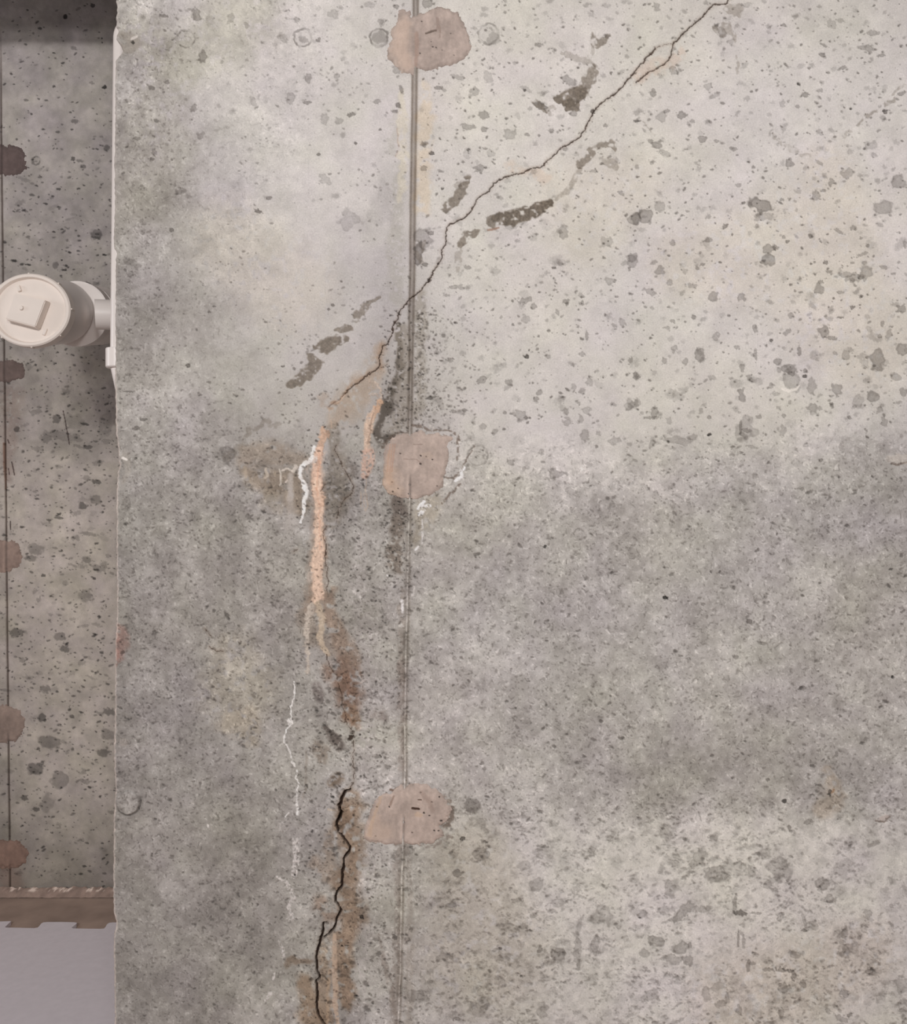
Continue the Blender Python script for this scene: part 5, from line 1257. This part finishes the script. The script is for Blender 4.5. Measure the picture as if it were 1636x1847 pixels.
barrel = skew_tube('barrel', c0 + Vector((0, .024, 0)), at(112, 563, 2.24), Rr * .97, Rr * .955, 1.12, pvc, drain, rings=((0, 1), (.93, 1), (.97, 1.0), (1, .97)))
hub = skew_tube('hub', at(137, 566, 2.25), at(150, 568, 2.35), Rr * 1.0, Rr * 1.0, 1.0, pvc, drain, rings=((0, .93), (.02, 1.0), (.95, 1.0), (1, .97)))
body = skew_tube('pipe_body', at(152, 568, 2.34), at(182, 570, 2.50), Rr * .97, Rr * .97, 1.0, pvc, drain)
# side branch stub
br0 = at(150, 568, 2.17); br1 = at(222, 570, 2.20)
brs = revolve('branch_socket', [(0, 0), (0, .036), (.040, .036), (.0415, .0385), (.088, .0385), (.09, .035), (.09, 0)], at(172, 567, 2.16), (br1 - br0), pvc, drain, 64)

# tall vent riser close behind the free end of the near wall
dr = 1.74
rise = empty('riser_pipe', at(212, 690, dr))
tag(rise, 'slim white vertical plastic pipe just behind the free end of the near wall', 'pipe')
rr = 0.0145
xl = (202.0 - CX) / FPX * dr + rr                       # left silhouette at 202 px
ztop = EYE - (64 - CY) / FPX * dr; zc0 = EYE - (629 - CY) / FPX * dr; zc1 = EYE - (664 - CY) / FPX * dr
tt = (ztop - zc0)
# pipe leans a hair: left silhouette 205 px on top, 199 px at the coupling
xt = (205.0 - CX) / FPX * dr + rr; xb = (199.6 - CX) / FPX * dr + rr
revolve('pipe', [(0, 0), (0, rr), (1.0 * (Vector((xt - xb, 0, tt)).length), rr), (Vector((xt - xb, 0, tt)).length, 0)], (xb, dr, zc0 - .004), (xt - xb, 0, tt), pvc, rise, 48)
# bend at the top, back into the ceiling space
P0 = Vector((xt, dr, ztop - .006)); bm = bmesh.new(); R = []
for k in range(9):
    a_ = math.pi / 2 * k / 8
    c = P0 + Vector((0.03 * (1 - math.cos(a_)), 0, 0.03 * math.sin(a_)))
    nx = Vector((math.cos(a_), 0, -math.sin(a_)))
    R.append([bm.verts.new(c + (nx * math.cos(2 * math.pi * i / 32) + Vector((0, 1, 0)) * math.sin(2 * math.pi * i / 32)) * rr) for i in range(32)])
for p, q in zip(R[:-1], R[1:]):
    for i in range(32): bm.faces.new((p[i], p[(i + 1) % 32], q[(i + 1) % 32], q[i]))
bmesh.ops.recalc_face_normals(bm, faces=bm.faces[:])
me = bpy.data.meshes.new('elbow'); bm.to_mesh(me); bm.free(); me.shade_smooth(); link('elbow', me, pvc, rise)
cr = 0.0215
xcc = (191.6 - CX) / FPX * dr + cr
revolve('coupling', [(0, 0), (0, cr * .9), (.002, cr), (zc0 - zc1 - .001, cr), (zc0 - zc1, cr * .95), (zc0 - zc1, 0)], (xcc, dr, zc1), (0, 0, 1), pvc, rise, 48)
lo0 = Vector((xcc + .002, dr, zc1 + .004)); lo1 = lo0 + (at(228, 760, dr) - at(208, 668, dr))
revolve('offset_pipe', [(0, 0), (0, rr * 1.02), ((lo1 - lo0).length, rr * 1.02), ((lo1 - lo0).length, 0)], lo0, lo1 - lo0, pvc, rise, 48)

# wall bracket that ties the riser to the back of the near wall
bk = bmesh.new()
zb = EYE - (400 - CY) / FPX * dr
for x0, x1, y0, y1 in ((-0.642, -0.500, 1.728, 1.750), (-0.520, -0.500, 1.604, 1.740), (-0.522, -0.455, 1.5995, 1.606)):
    r4 = bmesh.ops.create_cube(bk, size=1)
    for v in r4['verts']:
        v.co = Vector((x0 if v.co.x < 0 else x1, y0 if v.co.y < 0 else y1, zb - .012 if v.co.z < 0 else zb + .012))
me = bpy.data.meshes.new('bracket'); bk.to_mesh(me); bk.free()
link('bracket', me, plain_mat('galvanised_steel', (150, 150, 150), .4, .5, .05, 30.0), rise)

# far side wall of the room behind, out of the picture on the left
box('wall_left', -3.3, -3.2, -0.6, D2 + 0.05, 0.0, CEIL, plain_mat('side_concrete', (150, 140, 132), .9, .2, .12, 5.0, bump=.3))['kind'] = 'structure'

# the riser carries on to the floor behind the near wall, the drain branch runs on behind it
revolve('lower_pipe', [(0, 0), (0, rr * 1.02), (lo1.z - MT - .0015, rr * 1.02), (lo1.z - MT - .0015, 0)], (lo1.x, lo1.y, lo1.z + .001), (0, 0, -1), pvc, rise, 48)
bd = (br1 - br0).normalized()
revolve('branch_pipe', [(0, 0), (0, .029), (.62, .029), (.62, 0)], at(172, 567, 2.16) + bd * .06, bd, pvc, drain, 48)
